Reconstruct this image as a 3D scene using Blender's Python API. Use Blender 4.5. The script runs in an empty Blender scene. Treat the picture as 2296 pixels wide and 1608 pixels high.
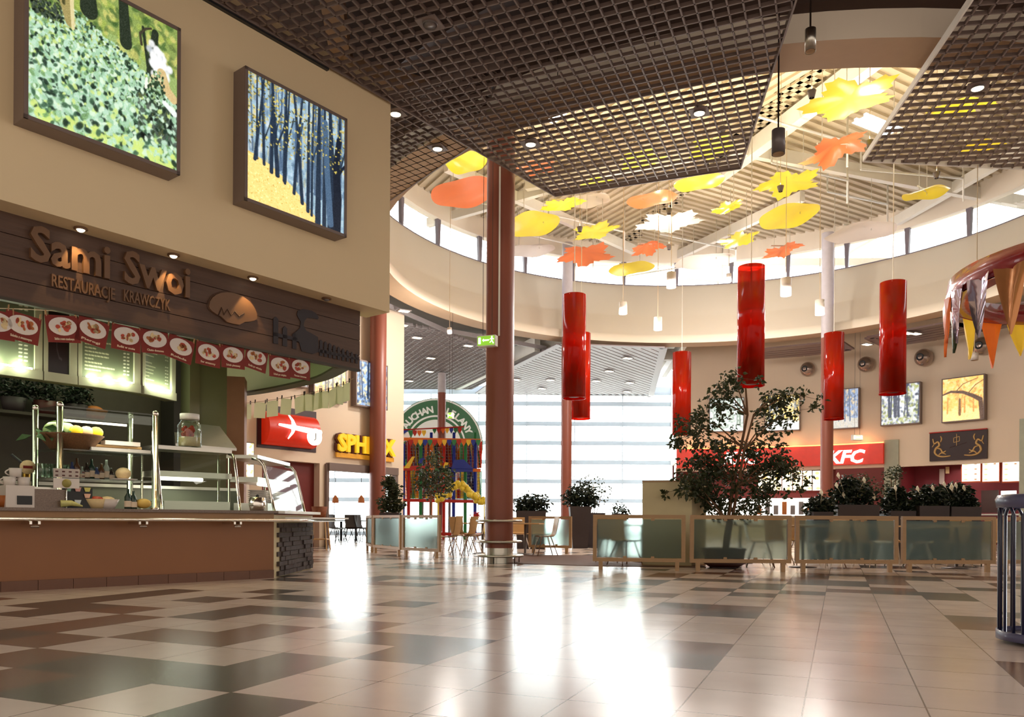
import bpy, math, random
import numpy as np
from mathutils import Vector, Matrix
# ------------------------------------------------------------------ camera, world, exposure
S = 0.82            # metres per eye-height unit: every length below is written in eye heights and scaled on build
U = 1.0 / S         # one metre in those units
F, CX, YH, ROLL = 1764.4, 1148.0, 1166.65, 0.0057
sc = bpy.context.scene
COL = sc.collection
cam = bpy.data.cameras.new('camera'); camo = bpy.data.objects.new('camera', cam); COL.objects.link(camo)
cam.sensor_width = 36; cam.lens = 36 * F / 2296; cam.shift_y = (YH - 804) / 2296; cam.clip_start = .02; cam.clip_end = 400
camo.rotation_mode = 'QUATERNION'
camo.rotation_quaternion = (Matrix.Rotation(math.pi/2, 3, 'X') @ Matrix.Rotation(ROLL, 3, 'Z')).to_quaternion()
camo.location = (0, 0, S)
sc.camera = camo
sc.view_settings.view_transform = 'Standard'; sc.view_settings.look = 'None'
sc.view_settings.exposure = 0.0; sc.view_settings.gamma = 1.0; sc.view_settings.use_curve_mapping = False
sc.cycles.use_denoising = True
sc.cycles.max_bounces = 7; sc.cycles.diffuse_bounces = 3; sc.cycles.glossy_bounces = 4
sc.cycles.transmission_bounces = 6; sc.cycles.transparent_max_bounces = 14
sc.cycles.sample_clamp_indirect = 6.0; sc.cycles.caustics_reflective = False; sc.cycles.caustics_refractive = False

# the daylight: bright haze beyond the glass front, a dimmer warm hall behind the camera
wd = bpy.data.worlds.new('daylight'); sc.world = wd; wd.use_nodes = True
nt = wd.node_tree; nt.nodes.clear()
tc = nt.nodes.new('ShaderNodeTexCoord'); sp = nt.nodes.new('ShaderNodeSeparateXYZ')
nt.links.new(tc.outputs['Generated'], sp.inputs[0])
mr = nt.nodes.new('ShaderNodeMapRange'); mr.interpolation_type = 'SMOOTHSTEP'
mr.inputs['From Min'].default_value = -0.1; mr.inputs['From Max'].default_value = 0.55
nt.links.new(sp.outputs['Y'], mr.inputs['Value'])
mx = nt.nodes.new('ShaderNodeMix'); mx.data_type = 'RGBA'
mx.inputs['A'].default_value = (1.02, 0.87, 0.72, 1); mx.inputs['B'].default_value = (11.0, 11.3, 11.6, 1)
nt.links.new(mr.outputs[0], mx.inputs['Factor'])
bg = nt.nodes.new('ShaderNodeBackground'); bg.inputs['Strength'].default_value = 1.0
nt.links.new(mx.outputs['Result'], bg.inputs['Color'])
wo = nt.nodes.new('ShaderNodeOutputWorld'); nt.links.new(bg.outputs[0], wo.inputs[0])

RND = random.Random(7)
def lamp(kind, name, loc, energy, color=(1, .8, .55), size=.1, spot=None, target=None, parent=None, blend=.5):
    l = bpy.data.lights.new(name, kind); l.energy = energy; l.color = color
    if kind == 'AREA': l.size = size
    else: l.shadow_soft_size = size
    if spot: l.spot_size = spot; l.spot_blend = blend
    o = bpy.data.objects.new(name, l); COL.objects.link(o); o.location = Vector(loc) * S
    d = (Vector(target) - Vector(loc)) if target is not None else Vector((0, 0, -1))
    o.rotation_mode = 'QUATERNION'; o.rotation_quaternion = d.to_track_quat('-Z', 'Y')
    return o

# ------------------------------------------------------------------ helpers
def ray(x, y):
    du, dv = x - CX, y - YH
    u, v = du + ROLL * dv, -ROLL * du + dv
    return u / F, -v / F
def at(x, y, Y):
    a, b = ray(x, y); return Vector((a * Y, Y, 1 + b * Y))
def atz(x, y, z):
    a, b = ray(x, y); Y = (z - 1) / b; return Vector((a * Y, Y, z))
def zat(y, Y, x=1148): return at(x, y, Y).z
def xy_on(x, p, d, y=1166):
    """where the vertical plane through p along d meets the sight line of image column x"""
    a, _ = ray(x, y)
    t = (p[0] - a * p[1]) / (a * d[1] - d[0])
    return t
def srgb(r, g, b):
    f = lambda c: (c / 255 / 12.92) if c / 255 <= .04045 else ((c / 255 + .055) / 1.055) ** 2.4
    return (f(r), f(g), f(b))

def wm(o):
    m = Matrix.LocRotScale(o.location, o.rotation_euler, o.scale)
    return wm(o.parent) @ m if o.parent else m

class MB:
    def __init__(s): s.v = []; s.f = []; s.sm = []; s.mi = []; s.cur = 0
    def _add(s, vs, fs, smooth=False):
        n = len(s.v); s.v.extend([tuple(p) for p in vs])
        for f in fs: s.f.append(tuple(n + i for i in f)); s.sm.append(smooth); s.mi.append(s.cur)
    def hexa(s, a, b, c, d, up):
        """quad a,b,c,d (counter-clockwise from above) extruded by vector up"""
        a, b, c, d, up = [Vector(q) for q in (a, b, c, d, up)]
        s._add([a, b, c, d, a + up, b + up, c + up, d + up], [(3, 2, 1, 0), (4, 5, 6, 7), (0, 1, 5, 4), (1, 2, 6, 5), (2, 3, 7, 6), (3, 0, 4, 7)]); return s
    def box(s, c, d, rz=0.0):
        hx, hy, hz = d[0] / 2, d[1] / 2, d[2] / 2; cz, sz = math.cos(rz), math.sin(rz)
        q = []
        for x, y in ((-hx, -hy), (hx, -hy), (hx, hy), (-hx, hy)):
            q.append((c[0] + x * cz - y * sz, c[1] + x * sz + y * cz, c[2] - hz))
        return s.hexa(*q, (0, 0, d[2]))
    def bar(s, p0, p1, w, h, up=(0, 0, 1)):
        """box of width w and height h round the line p0-p1"""
        p0, p1, up = Vector(p0), Vector(p1), Vector(up)
        d = (p1 - p0).normalized(); sd = d.cross(up).normalized(); u2 = sd.cross(d).normalized()
        o = -u2 * h / 2
        return s.hexa(p0 - sd * w / 2 + o, p0 + sd * w / 2 + o, p1 + sd * w / 2 + o, p1 - sd * w / 2 + o, u2 * h)
    def prism(s, poly, ext, smooth=False):
        ext = Vector(ext); n = len(poly); P = [Vector(p) for p in poly]
        s._add(P + [p + ext for p in P], [tuple(range(n - 1, -1, -1)), tuple(range(n, 2 * n))])
        m = len(s.v) - 2 * n
        for i in range(n):
            j = (i + 1) % n; s.f.append((m + i, m + j, m + n + j, m + n + i)); s.sm.append(smooth); s.mi.append(s.cur)
        return s
    def tube(s, pts, r, n=8, caps=True, smooth=True):
        P = [Vector(p) for p in pts]; rs = r if isinstance(r, (list, tuple)) else [r] * len(P)
        vs = []; up = None
        for i, p in enumerate(P):
            d = (P[min(i + 1, len(P) - 1)] - P[max(i - 1, 0)]).normalized()
            if up is None:
                up = Vector((0, 0, 1)) if abs(d.z) < .9 else Vector((1, 0, 0))
            a = d.cross(up).normalized(); b = a.cross(d).normalized(); up = b
            for k in range(n):
                t = 2 * math.pi * k / n
                vs.append(p + (a * math.cos(t) + b * math.sin(t)) * rs[i])
        fs = []
        for i in range(len(P) - 1):
            for k in range(n):
                k2 = (k + 1) % n
                fs.append((i * n + k, i * n + k2, (i + 1) * n + k2, (i + 1) * n + k))
        s._add(vs, fs, smooth)
        if caps:
            m = len(s.v) - len(vs)
            for idx in (list(range(n)), list(range((len(P) - 1) * n, len(P) * n))):
                s.f.append(tuple(m + i for i in idx)); s.sm.append(False); s.mi.append(s.cur)
        return s
    def lathe(s, prof, c=(0, 0, 0), n=24, smooth=True, a0=0.0, a1=2 * math.pi, axis=None):
        full = abs(a1 - a0 - 2 * math.pi) < 1e-6; m = n if full else n + 1
        c = Vector(c); R = Vector((0, 0, 1)).rotation_difference(Vector(axis)).to_matrix() if axis is not None else None
        vs = []
        for r, z in prof:
            for k in range(m):
                t = a0 + (a1 - a0) * k / n; p = Vector((r * math.cos(t), r * math.sin(t), z))
                if R: p = R @ p
                vs.append(c + p)
        fs = []
        for i in range(len(prof) - 1):
            for k in range(n):
                k2 = (k + 1) % m
                fs.append((i * m + k, i * m + k2, (i + 1) * m + k2, (i + 1) * m + k))
        s._add(vs, fs, smooth); return s
    def ball(s, c, r, n=10, sq=(1, 1, 1)):
        c = Vector(c); prof = []
        vs = []; k = n // 2 + 1
        for i in range(k + 1):
            ph = -math.pi / 2 + math.pi * i / k
            for j in range(n):
                t = 2 * math.pi * j / n
                vs.append((c.x + r * sq[0] * math.cos(ph) * math.cos(t), c.y + r * sq[1] * math.cos(ph) * math.sin(t), c.z + r * sq[2] * math.sin(ph)))
        fs = [(i * n + j, i * n + (j + 1) % n, (i + 1) * n + (j + 1) % n, (i + 1) * n + j) for i in range(k) for j in range(n)]
        s._add(vs, fs, True); return s
    def quad(s, a, b, c, d, smooth=False): s._add([a, b, c, d], [(0, 1, 2, 3)], smooth); return s
    def disc(s, c, r, axis=(0, 0, 1), n=20, th=.01, ell=1.0):
        s.lathe([(0.0001, 0), (r, 0), (r, th), (0.0001, th)], c, n, False, axis=axis); return s
    def build(s, name, mat, parent=None, local=False):
        me = bpy.data.meshes.new(name)
        V = np.array(s.v, dtype=float).reshape(-1, 3) * S
        if parent is not None and not local:
            M = np.array(wm(parent).inverted())
            V = V @ M[:3, :3].T + M[:3, 3]
        me.from_pydata(V.tolist(), [], s.f)
        for m in (mat if isinstance(mat, (list, tuple)) else [mat]): me.materials.append(m)
        me.polygons.foreach_set('use_smooth', s.sm); me.polygons.foreach_set('material_index', s.mi)
        me.update()
        o = bpy.data.objects.new(name, me); COL.objects.link(o)
        if parent is not None: o.parent = parent
        return o

def tag(o, label=None, cat=None, group=None, kind=None):
    if label: o['label'] = label
    if cat: o['category'] = cat
    if group: o['group'] = group
    if kind: o['kind'] = kind
    return o
def thing(name, label, cat, loc=(0, 0, 0), rz=0.0, group=None, kind=None):
    o = bpy.data.objects.new(name, None); COL.objects.link(o); o.empty_display_size = .1
    o.location = Vector(loc) * S; o.rotation_euler = (0, 0, rz)
    return tag(o, label, cat, group, kind)
def dup(root, loc, rz=0.0, label=None, group=None, scale=1.0):
    r = root.copy(); COL.objects.link(r); r.location = Vector(loc) * S; r.rotation_euler = (0, 0, rz); r.scale = (scale,) * 3
    if label: r['label'] = label
    if group: r['group'] = group
    for ch in list(root.children):
        c = ch.copy(); COL.objects.link(c); c.parent = r
        for g in list(ch.children):
            d = g.copy(); COL.objects.link(d); d.parent = c
    return r

def text_mb(txt, size, depth, M, bold=0.0, shear=0.0, mb=None, align='LEFT', width=None):
    """lettering as extruded outlines; M maps text plane (x right, y up, z out) to the world in eye heights"""
    cu = bpy.data.curves.new('t', 'FONT'); cu.body = txt; cu.size = size; cu.extrude = depth / 2; cu.offset = bold; cu.shear = shear
    cu.resolution_u = 2; cu.align_x = align
    o = bpy.data.objects.new('t', cu); COL.objects.link(o)
    dg = bpy.context.evaluated_depsgraph_get()
    me = bpy.data.meshes.new_from_object(o.evaluated_get(dg))
    mb = mb or MB()
    vs = [v.co.copy() for v in me.vertices]
    if width and vs:
        x0 = min(v.x for v in vs); x1 = max(v.x for v in vs); k = width / max(1e-6, x1 - x0)
        for v in vs: v.x = (v.x - x0) * k
    mb._add([M @ v for v in vs], [tuple(p.vertices) for p in me.polygons])
    bpy.data.objects.remove(o); bpy.data.curves.remove(cu); bpy.data.meshes.remove(me)
    return mb
def plane_M(o, right, up=(0, 0, 1)):
    r = Vector(right).normalized(); u = Vector(up).normalized(); n = r.cross(u).normalized(); u = n.cross(r)
    m = Matrix.Identity(4)
    for i in range(3): m[i][0] = r[i]; m[i][1] = u[i]; m[i][2] = n[i]; m[i][3] = o[i]
    return m

# ------------------------------------------------------------------ materials
def mat(name, col, rough=.6, metal=0.0, var=.12, scale=6.0, emit=None, spec=.5, coat=0.0, bump=0.0, streak=None, trans=0.0):
    m = bpy.data.materials.new(name); m.use_nodes = True; t = m.node_tree; b = t.nodes['Principled BSDF']
    b.inputs['Roughness'].default_value = rough; b.inputs['Metallic'].default_value = metal
    b.inputs['Specular IOR Level'].default_value = spec; b.inputs['Coat Weight'].default_value = coat
    c = t.nodes.new('ShaderNodeTexCoord'); n = t.nodes.new('ShaderNodeTexNoise'); n.inputs['Scale'].default_value = scale; n.inputs['Detail'].default_value = 3
    if streak:
        mp = t.nodes.new('ShaderNodeMapping'); mp.inputs['Scale'].default_value = streak
        t.links.new(c.outputs['Object'], mp.inputs[0]); t.links.new(mp.outputs[0], n.inputs['Vector'])
    else: t.links.new(c.outputs['Object'], n.inputs['Vector'])
    r = t.nodes.new('ShaderNodeMix'); r.data_type = 'RGBA'
    r.inputs['A'].default_value = (*[x * (1 - var) for x in col], 1); r.inputs['B'].default_value = (*[min(1, x * (1 + var)) for x in col], 1)
    t.links.new(n.outputs['Fac'], r.inputs['Factor']); t.links.new(r.outputs['Result'], b.inputs['Base Color'])
    if emit:
        b.inputs['Emission Strength'].default_value = emit; t.links.new(r.outputs['Result'], b.inputs['Emission Color'])
    if bump:
        bp = t.nodes.new('ShaderNodeBump'); bp.inputs['Strength'].default_value = bump; bp.inputs['Distance'].default_value = .01
        t.links.new(n.outputs['Fac'], bp.inputs['Height']); t.links.new(bp.outputs[0], b.inputs['Normal'])
    if trans:
        tr = t.nodes.new('ShaderNodeBsdfTranslucent'); t.links.new(r.outputs['Result'], tr.inputs['Color'])
        ms = t.nodes.new('ShaderNodeMixShader'); ms.inputs[0].default_value = trans
        out = t.nodes['Material Output']
        t.links.new(b.outputs[0], ms.inputs[1]); t.links.new(tr.outputs[0], ms.inputs[2]); t.links.new(ms.outputs[0], out.inputs['Surface'])
    return m
def glass(name, tint=(1, 1, 1), gl=.08, rough=.03):
    m = bpy.data.materials.new(name); m.use_nodes = True; t = m.node_tree; t.nodes.clear()
    tr = t.nodes.new('ShaderNodeBsdfTransparent'); tr.inputs[0].default_value = (*tint, 1)
    g = t.nodes.new('ShaderNodeBsdfGlossy'); g.inputs['Roughness'].default_value = rough
    fr = t.nodes.new('ShaderNodeLayerWeight'); fr.inputs['Blend'].default_value = .35
    mm = t.nodes.new('ShaderNodeMath'); mm.operation = 'MULTIPLY_ADD'; mm.inputs[1].default_value = .45; mm.inputs[2].default_value = gl
    t.links.new(fr.outputs['Fresnel'], mm.inputs[0])
    ms = t.nodes.new('ShaderNodeMixShader'); t.links.new(mm.outputs[0], ms.inputs[0]); t.links.new(tr.outputs[0], ms.inputs[1]); t.links.new(g.outputs[0], ms.inputs[2])
    o = t.nodes.new('ShaderNodeOutputMaterial'); t.links.new(ms.outputs[0], o.inputs[0]); return m
def canvas_mat(name, strength=1.0):
    m = bpy.data.materials.new(name); m.use_nodes = True; t = m.node_tree; b = t.nodes['Principled BSDF']
    a = t.nodes.new('ShaderNodeAttribute'); a.attribute_name = 'paint'
    t.links.new(a.outputs['Color'], b.inputs['Base Color'])
    if strength: t.links.new(a.outputs['Color'], b.inputs['Emission Color'])
    b.inputs['Emission Strength'].default_value = strength; b.inputs['Roughness'].default_value = .3
    return m

M = {}
M['cream'] = mat('cream plaster', srgb(230, 208, 168), .75, var=.03, scale=1.2)
M['cream_wall'] = mat('pale wall panels', srgb(236, 216, 192), .7, var=.03, scale=1.0)
M['drum'] = mat('drum plaster', srgb(236, 224, 206), .7, var=.03, scale=.8)
M['soffit'] = mat('tan soffit', srgb(190, 160, 128), .7, var=.04)
M['void'] = mat('painted roof shade', srgb(70, 52, 44), .9, var=.35, scale=.7)  # shade of the unlit roof space put into a dark brown colour
M['deck'] = mat('cream roof deck', srgb(198, 184, 158), .6, var=.05)
M['beam'] = mat('white painted steel', srgb(232, 228, 218), .5, var=.04)
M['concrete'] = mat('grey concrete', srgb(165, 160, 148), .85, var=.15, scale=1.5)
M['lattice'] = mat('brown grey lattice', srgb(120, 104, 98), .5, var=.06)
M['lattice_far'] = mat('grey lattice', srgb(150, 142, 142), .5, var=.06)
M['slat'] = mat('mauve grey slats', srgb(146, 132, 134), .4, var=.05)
M['column'] = mat('red brown column', srgb(138, 74, 56), .42, var=.08, scale=3, streak=(1, 1, .2))
M['white'] = mat('white paint', srgb(238, 234, 226), .5, var=.03)
M['chrome'] = mat('chrome', (.82, .78, .72), .16, 1.0, var=.03)
M['steel'] = mat('brushed steel', (.62, .60, .54), .3, 1.0, var=.1, streak=(1, 1, 20))
M['frame'] = mat('bronze grey frame', srgb(128, 112, 106), .45, .2, var=.05)
M['black'] = mat('black metal', (.012, .012, .014), .4, var=.1)
M['navy'] = mat('navy enamel', srgb(24, 26, 58), .3, var=.1, coat=.4)
M['wood_sign'] = mat('dark stained planks', srgb(84, 60, 47), .6, var=.35, scale=3, streak=(.6, .6, 9), bump=.3)
M['letter'] = mat('carved wood letters', srgb(112, 80, 54), .5, var=.12)
M['counter'] = mat('brown laminate', srgb(146, 98, 64), .38, var=.06, scale=2, spec=.4)
M['plinth'] = mat('brown plinth tile', srgb(112, 76, 58), .45, var=.12)
M['granite'] = mat('speckled granite', srgb(128, 108, 96), .25, var=.55, scale=90)
M['stone'] = mat('dark stone', srgb(74, 62, 60), .8, var=.35, scale=14, bump=.8)
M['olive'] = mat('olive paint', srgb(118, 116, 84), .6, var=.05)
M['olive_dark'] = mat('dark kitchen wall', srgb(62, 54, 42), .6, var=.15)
M['green_ceiling'] = mat('pale green ceiling', srgb(196, 210, 160), .7, var=.03)
M['card'] = mat('red card', srgb(122, 26, 10), .65, var=.1)
M['card_back'] = mat('pale green card back', srgb(240, 240, 214), .6, var=.04, trans=.6)
M['porcelain'] = mat('white porcelain', srgb(222, 212, 204), .25, var=.02)
M['food_brown'] = mat('fried food', srgb(170, 96, 40), .6, var=.3, scale=30)
M['food_red'] = mat('red sauce', srgb(180, 60, 30), .5, var=.3, scale=30)
M['food_cream'] = mat('pale food', srgb(225, 200, 150), .6, var=.15, scale=30)
M['peg'] = mat('wooden peg', srgb(170, 130, 90), .7)
M['ink'] = mat('cream print', srgb(225, 205, 180), .6)
M['beech'] = mat('beech wood', srgb(200, 160, 108), .4, var=.12, scale=4, streak=(1, 1, 6))
M['beech_dk'] = mat('fence timber', srgb(176, 142, 104), .5, var=.12, scale=4, streak=(1, 1, 4))
M['plate_white'] = mat('cream board', srgb(214, 200, 160), .6, var=.06)
M['planter'] = mat('dark planter', srgb(58, 48, 50), .6, var=.1)
M['terracotta'] = mat('dark red pot', srgb(84, 40, 34), .5, var=.1)
M['leaf'] = mat('dark green leaf', srgb(58, 66, 38), .4, var=.45, scale=5, trans=.25)
M['leaf2'] = mat('glossy dark leaf', srgb(34, 46, 32), .3, var=.4, scale=5, trans=.1)
M['petal'] = mat('white flower', srgb(240, 232, 210), .5, trans=.3)
M['bark'] = mat('brown bark', srgb(116, 84, 58), .8, var=.2)
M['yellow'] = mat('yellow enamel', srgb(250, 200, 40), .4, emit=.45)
M['balloon'] = mat('yellow balloon', srgb(240, 214, 70), .3, trans=.3)
M['red_plastic'] = mat('red sign plastic', srgb(206, 40, 12), .35, emit=.35)
M['lit_white'] = mat('lit white acrylic', (1, .97, .92), .4, var=.01, emit=1.6)
M['warm_lit'] = mat('warm lamp face', (1, .86, .6), .4, var=.01, emit=5.0)
M['lit_tube'] = mat('warm tube', (1, .93, .75), .4, var=.01, emit=3.0)
M['glass'] = glass('clear glass', (.97, 1, .98))
M['glass_green'] = glass('counter glass', (.86, .93, .88), .06)
M['winbar'] = mat('glare washed mullion', srgb(225, 232, 240), .5, var=.02, trans=.4)  # pale tint and translucency imitate glare washing over the bars
M['maroon'] = mat('maroon wall', srgb(120, 34, 44), .5, var=.08)
M['darkred'] = mat('dark red wall', srgb(112, 26, 18), .5, var=.08)
M['lamp_shell'] = mat('metal speaker shell', srgb(168, 150, 140), .25, .8, var=.05)
M['grey_cyl'] = mat('grey lamp can', srgb(120, 112, 112), .4, .3)
M['cord'] = mat('pale cord', srgb(225, 205, 175), .5)
M['darkcord'] = mat('dark cord', srgb(60, 46, 40), .5)
M['outside'] = mat('pale outside paving', srgb(220, 220, 215), .9)
for k, c in dict(f_red=(200, 44, 30), f_orange=(236, 120, 30), f_yellow=(246, 206, 60), f_green=(60, 140, 80), f_blue=(44, 60, 160)).items():
    M[k] = mat(k[2:] + ' fabric', srgb(*c), .5, var=.08, trans=.35)
M['satin_red'] = mat('red satin', srgb(150, 30, 34), .25, .1, var=.15, coat=.5)
M['satin_gold'] = mat('copper satin', srgb(205, 140, 90), .2, .5, var=.1)
M['satin_silver'] = mat('silver satin', srgb(190, 180, 200), .12, .9, var=.1)
M['satin_green'] = mat('dark green satin', srgb(60, 76, 40), .3, .1, var=.3)
M['satin_orange'] = mat('orange satin', srgb(226, 110, 30), .35, .0, var=.1, trans=.3)
M['p_yellow'] = mat('yellow acrylic', srgb(255, 228, 70), .3, var=.06, scale=2, trans=.45)
M['p_orange'] = mat('orange acrylic', srgb(248, 136, 84), .3, var=.08, scale=2, trans=.45)
M['p_white'] = mat('milky acrylic', srgb(225, 214, 205), .3, var=.05, scale=2, trans=.4)
M['can_white'] = mat('white lamp can', srgb(205, 196, 188), .4, var=.02)

# frosted glass
def frosted():
    m = bpy.data.materials.new('frosted glass'); m.use_nodes = True; t = m.node_tree; t.nodes.clear()
    r = t.nodes.new('ShaderNodeBsdfRefraction'); r.inputs['Color'].default_value = (.74, .83, .80, 1); r.inputs['Roughness'].default_value = .30; r.inputs['IOR'].default_value = 1.10
    tl = t.nodes.new('ShaderNodeBsdfTranslucent'); tl.inputs['Color'].default_value = (.5, .66, .66, 1)
    g = t.nodes.new('ShaderNodeBsdfPrincipled'); g.inputs['Base Color'].default_value = (.16, .20, .18, 1); g.inputs['Roughness'].default_value = .3
    tp = t.nodes.new('ShaderNodeBsdfTransparent'); tp.inputs[0].default_value = (.7, .8, .8, 1)
    n = t.nodes.new('ShaderNodeTexNoise'); n.inputs['Scale'].default_value = 60
    a = t.nodes.new('ShaderNodeMixShader'); a.inputs[0].default_value = .12; t.links.new(r.outputs[0], a.inputs[1]); t.links.new(tl.outputs[0], a.inputs[2])
    b = t.nodes.new('ShaderNodeMixShader'); b.inputs[0].default_value = .16; t.links.new(a.outputs[0], b.inputs[1]); t.links.new(g.outputs[0], b.inputs[2])
    o = t.nodes.new('ShaderNodeOutputMaterial'); t.links.new(b.outputs[0], o.inputs[0]); return m
M['frosted'] = frosted()
def redlamp():
    m = bpy.data.materials.new('red translucent acrylic'); m.use_nodes = True; t = m.node_tree; t.nodes.clear()
    tp = t.nodes.new('ShaderNodeBsdfTransparent'); tp.inputs[0].default_value = (.72, .05, .016, 1)
    c = t.nodes.new('ShaderNodeTexCoord'); n = t.nodes.new('ShaderNodeTexNoise'); n.inputs['Scale'].default_value = 3
    mp = t.nodes.new('ShaderNodeMapping'); mp.inputs['Scale'].default_value = (1, 1, .15); t.links.new(c.outputs['Object'], mp.inputs[0]); t.links.new(mp.outputs[0], n.inputs['Vector'])
    cr = t.nodes.new('ShaderNodeMix'); cr.data_type = 'RGBA'; cr.inputs['A'].default_value = (.30, .012, .004, 1); cr.inputs['B'].default_value = (.80, .05, .010, 1); t.links.new(n.outputs['Fac'], cr.inputs['Factor'])
    tl = t.nodes.new('ShaderNodeBsdfTranslucent'); t.links.new(cr.outputs['Result'], tl.inputs[0])
    d = t.nodes.new('ShaderNodeBsdfPrincipled'); t.links.new(cr.outputs['Result'], d.inputs['Base Color']); d.inputs['Roughness'].default_value = .12; d.inputs['Coat Weight'].default_value = .3
    a = t.nodes.new('ShaderNodeMixShader'); a.inputs[0].default_value = .30; t.links.new(tp.outputs[0], a.inputs[1]); t.links.new(tl.outputs[0], a.inputs[2])
    b = t.nodes.new('ShaderNodeMixShader'); b.inputs[0].default_value = .25; t.links.new(a.outputs[0], b.inputs[1]); t.links.new(d.outputs[0], b.inputs[2])
    o = t.nodes.new('ShaderNodeOutputMaterial'); t.links.new(b.outputs[0], o.inputs[0]); return m
M['redlamp'] = redlamp()

# ------------------------------------------------------------------ large structure
def struct(name, mb, m, parent=None):
    o = mb.build(name, m, parent)
    if parent is None: o['kind'] = 'structure'
    return o
T = 1 / 1.6385; TH = .3943; FO = (-3.9468 * T, 6.8762 * T)
DARK = {(0,-1),(0,1),(1,-2),(1,-1),(1,0),(2,0),(2,-5),(3,1),(4,4),(4,-7),(4,0),(4,1),(5,-8),(5,-7),(5,-4),(6,-8),(6,-4),(6,-3),(6,-2),(7,-8),(7,-6),(8,-8),(8,-5),(8,-4),(9,-6),(8,-2),
 (14,-4),(13,-3),(10,3),(9,4),(13,4),(14,3),(15,4),(16,4),(14,5),(15,1),(16,1),(13,1),(17,5),(18,5),(17,2),(17,3),(21,6),(20,5),(21,8),(17,6),(18,6),(15,7),(15,8),(14,8),(17,9),(10,8),(-1,3)}
RED = {(1,-3),(0,-2),(2,-4),(5,4),(3,-5),(3,-3),(3,-2),(4,-5),(4,-2),(5,-6),(5,-1),(7,0),(5,-10),(16,-3),(9,3),(10,4),(12,2),(18,4),(19,3),(18,1),(19,1),(20,2),(21,3),(21,10),(22,10),(18,7),(15,6),(16,7),(9,8),(5,8),(4,8)}
def tile_col(a, b):
    r = random.Random(a * 977 + b * 131)
    base = [(.74, .61, .53), (.71, .585, .50), (.76, .63, .55)][r.randrange(3)]
    if (a, b) in DARK: return (.085, .07, .06)
    if (a, b) in RED: return (.20, .092, .055)
    known = (a < 10 and b < 9) or (a < 19 and -1 < b < 9) or (a < 12 and b < -2)
    if not known:
        q = r.random()
        if q < .17: return (.085, .07, .06)
        if q < .30: return (.20, .092, .055)
    return base
mb = MB(); cols = []
for a in range(-22, 82):
    for b in range(-62, 48):
        y = FO[1] + T * (a * math.cos(TH) - b * math.sin(TH)); x = FO[0] + T * (a * math.sin(TH) + b * math.cos(TH))
        if y < -6 or y > 50 or x < -26 or x > 27: continue
        mb.quad((b * T, a * T, 0), ((b + 1) * T, a * T, 0), ((b + 1) * T, (a + 1) * T, 0), (b * T, (a + 1) * T, 0)); cols.append(tile_col(a, b))
fm = bpy.data.materials.new('polished floor tiles'); fm.use_nodes = True; t = fm.node_tree; bs = t.nodes['Principled BSDF']
at_ = t.nodes.new('ShaderNodeAttribute'); at_.attribute_name = 'paint'
tc = t.nodes.new('ShaderNodeTexCoord'); sx = t.nodes.new('ShaderNodeSeparateXYZ'); t.links.new(tc.outputs['Object'], sx.inputs[0])
def mth(op, a, b=None, c=None):
    n = t.nodes.new('ShaderNodeMath'); n.operation = op
    for i, q in enumerate((a, b, c)):
        if q is None: continue
        if isinstance(q, (int, float)): n.inputs[i].default_value = q
        else: t.links.new(q, n.inputs[i])
    return n.outputs[0]
ed = []
for ax in ('X', 'Y'):
    q = mth('DIVIDE', sx.outputs[ax], T * S); q = mth('FRACT', q); q = mth('SUBTRACT', q, .5); q = mth('ABSOLUTE', q); ed.append(mth('GREATER_THAN', q, .4925))
gr = mth('MAXIMUM', ed[0], ed[1])
nz = t.nodes.new('ShaderNodeTexNoise'); nz.inputs['Scale'].default_value = 2.2; nz.inputs['Detail'].default_value = 5; t.links.new(tc.outputs['Object'], nz.inputs['Vector'])
mr2 = t.nodes.new('ShaderNodeMapRange'); mr2.inputs['To Min'].default_value = .88; mr2.inputs['To Max'].default_value = 1.1; t.links.new(nz.outputs['Fac'], mr2.inputs[0])
vm = t.nodes.new('ShaderNodeVectorMath'); vm.operation = 'SCALE'; t.links.new(at_.outputs['Color'], vm.inputs[0]); t.links.new(mr2.outputs[0], vm.inputs['Scale'])
mc = t.nodes.new('ShaderNodeMix'); mc.data_type = 'RGBA'; mc.inputs['B'].default_value = (.16, .105, .075, 1)
t.links.new(gr, mc.inputs['Factor']); t.links.new(vm.outputs[0], mc.inputs['A']); t.links.new(mc.outputs['Result'], bs.inputs['Base Color'])
ro = t.nodes.new('ShaderNodeMapRange'); ro.inputs['To Min'].default_value = .17; ro.inputs['To Max'].default_value = .27; t.links.new(nz.outputs['Fac'], ro.inputs[0])
t.links.new(ro.outputs[0], bs.inputs['Roughness'])
bp = t.nodes.new('ShaderNodeBump'); bp.inputs['Strength'].default_value = .5; bp.inputs['Distance'].default_value = .004; bp.invert = True
t.links.new(gr, bp.inputs['Height']); t.links.new(bp.outputs[0], bs.inputs['Normal'])
bs.inputs['Specular IOR Level'].default_value = .5
fl = mb.build('floor', fm); fl.location = (FO[0] * S, FO[1] * S, 0); fl.rotation_euler = (0, 0, -TH); fl['kind'] = 'structure'
ca = fl.data.color_attributes.new('paint', 'FLOAT_COLOR', 'CORNER')
ca.data.foreach_set('color', np.repeat(np.c_[np.array(cols), np.ones(len(cols))], 4, axis=0).astype(np.float32).ravel())

# darker stone terrace inside the seating area
P1 = atz(1160, 1262, 0); poly = [(-.1, 18.2), (1.83, 17.24), (4.2, 17.0), (4.6, 20.5), (2.6, 22.6), (.2, 22.4)]
tag(MB().prism([(x, y, .0) for x, y in poly], (0, 0, .012)).build('seating_floor_inlay', mat('brown stone inlay', srgb(96, 66, 52), .7, var=.2, scale=8, spec=.2)), kind='structure')

mb = MB().box((0, 95, -.06), (220, 89.9, .06)); struct('ground', mb, M['outside'])

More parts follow.
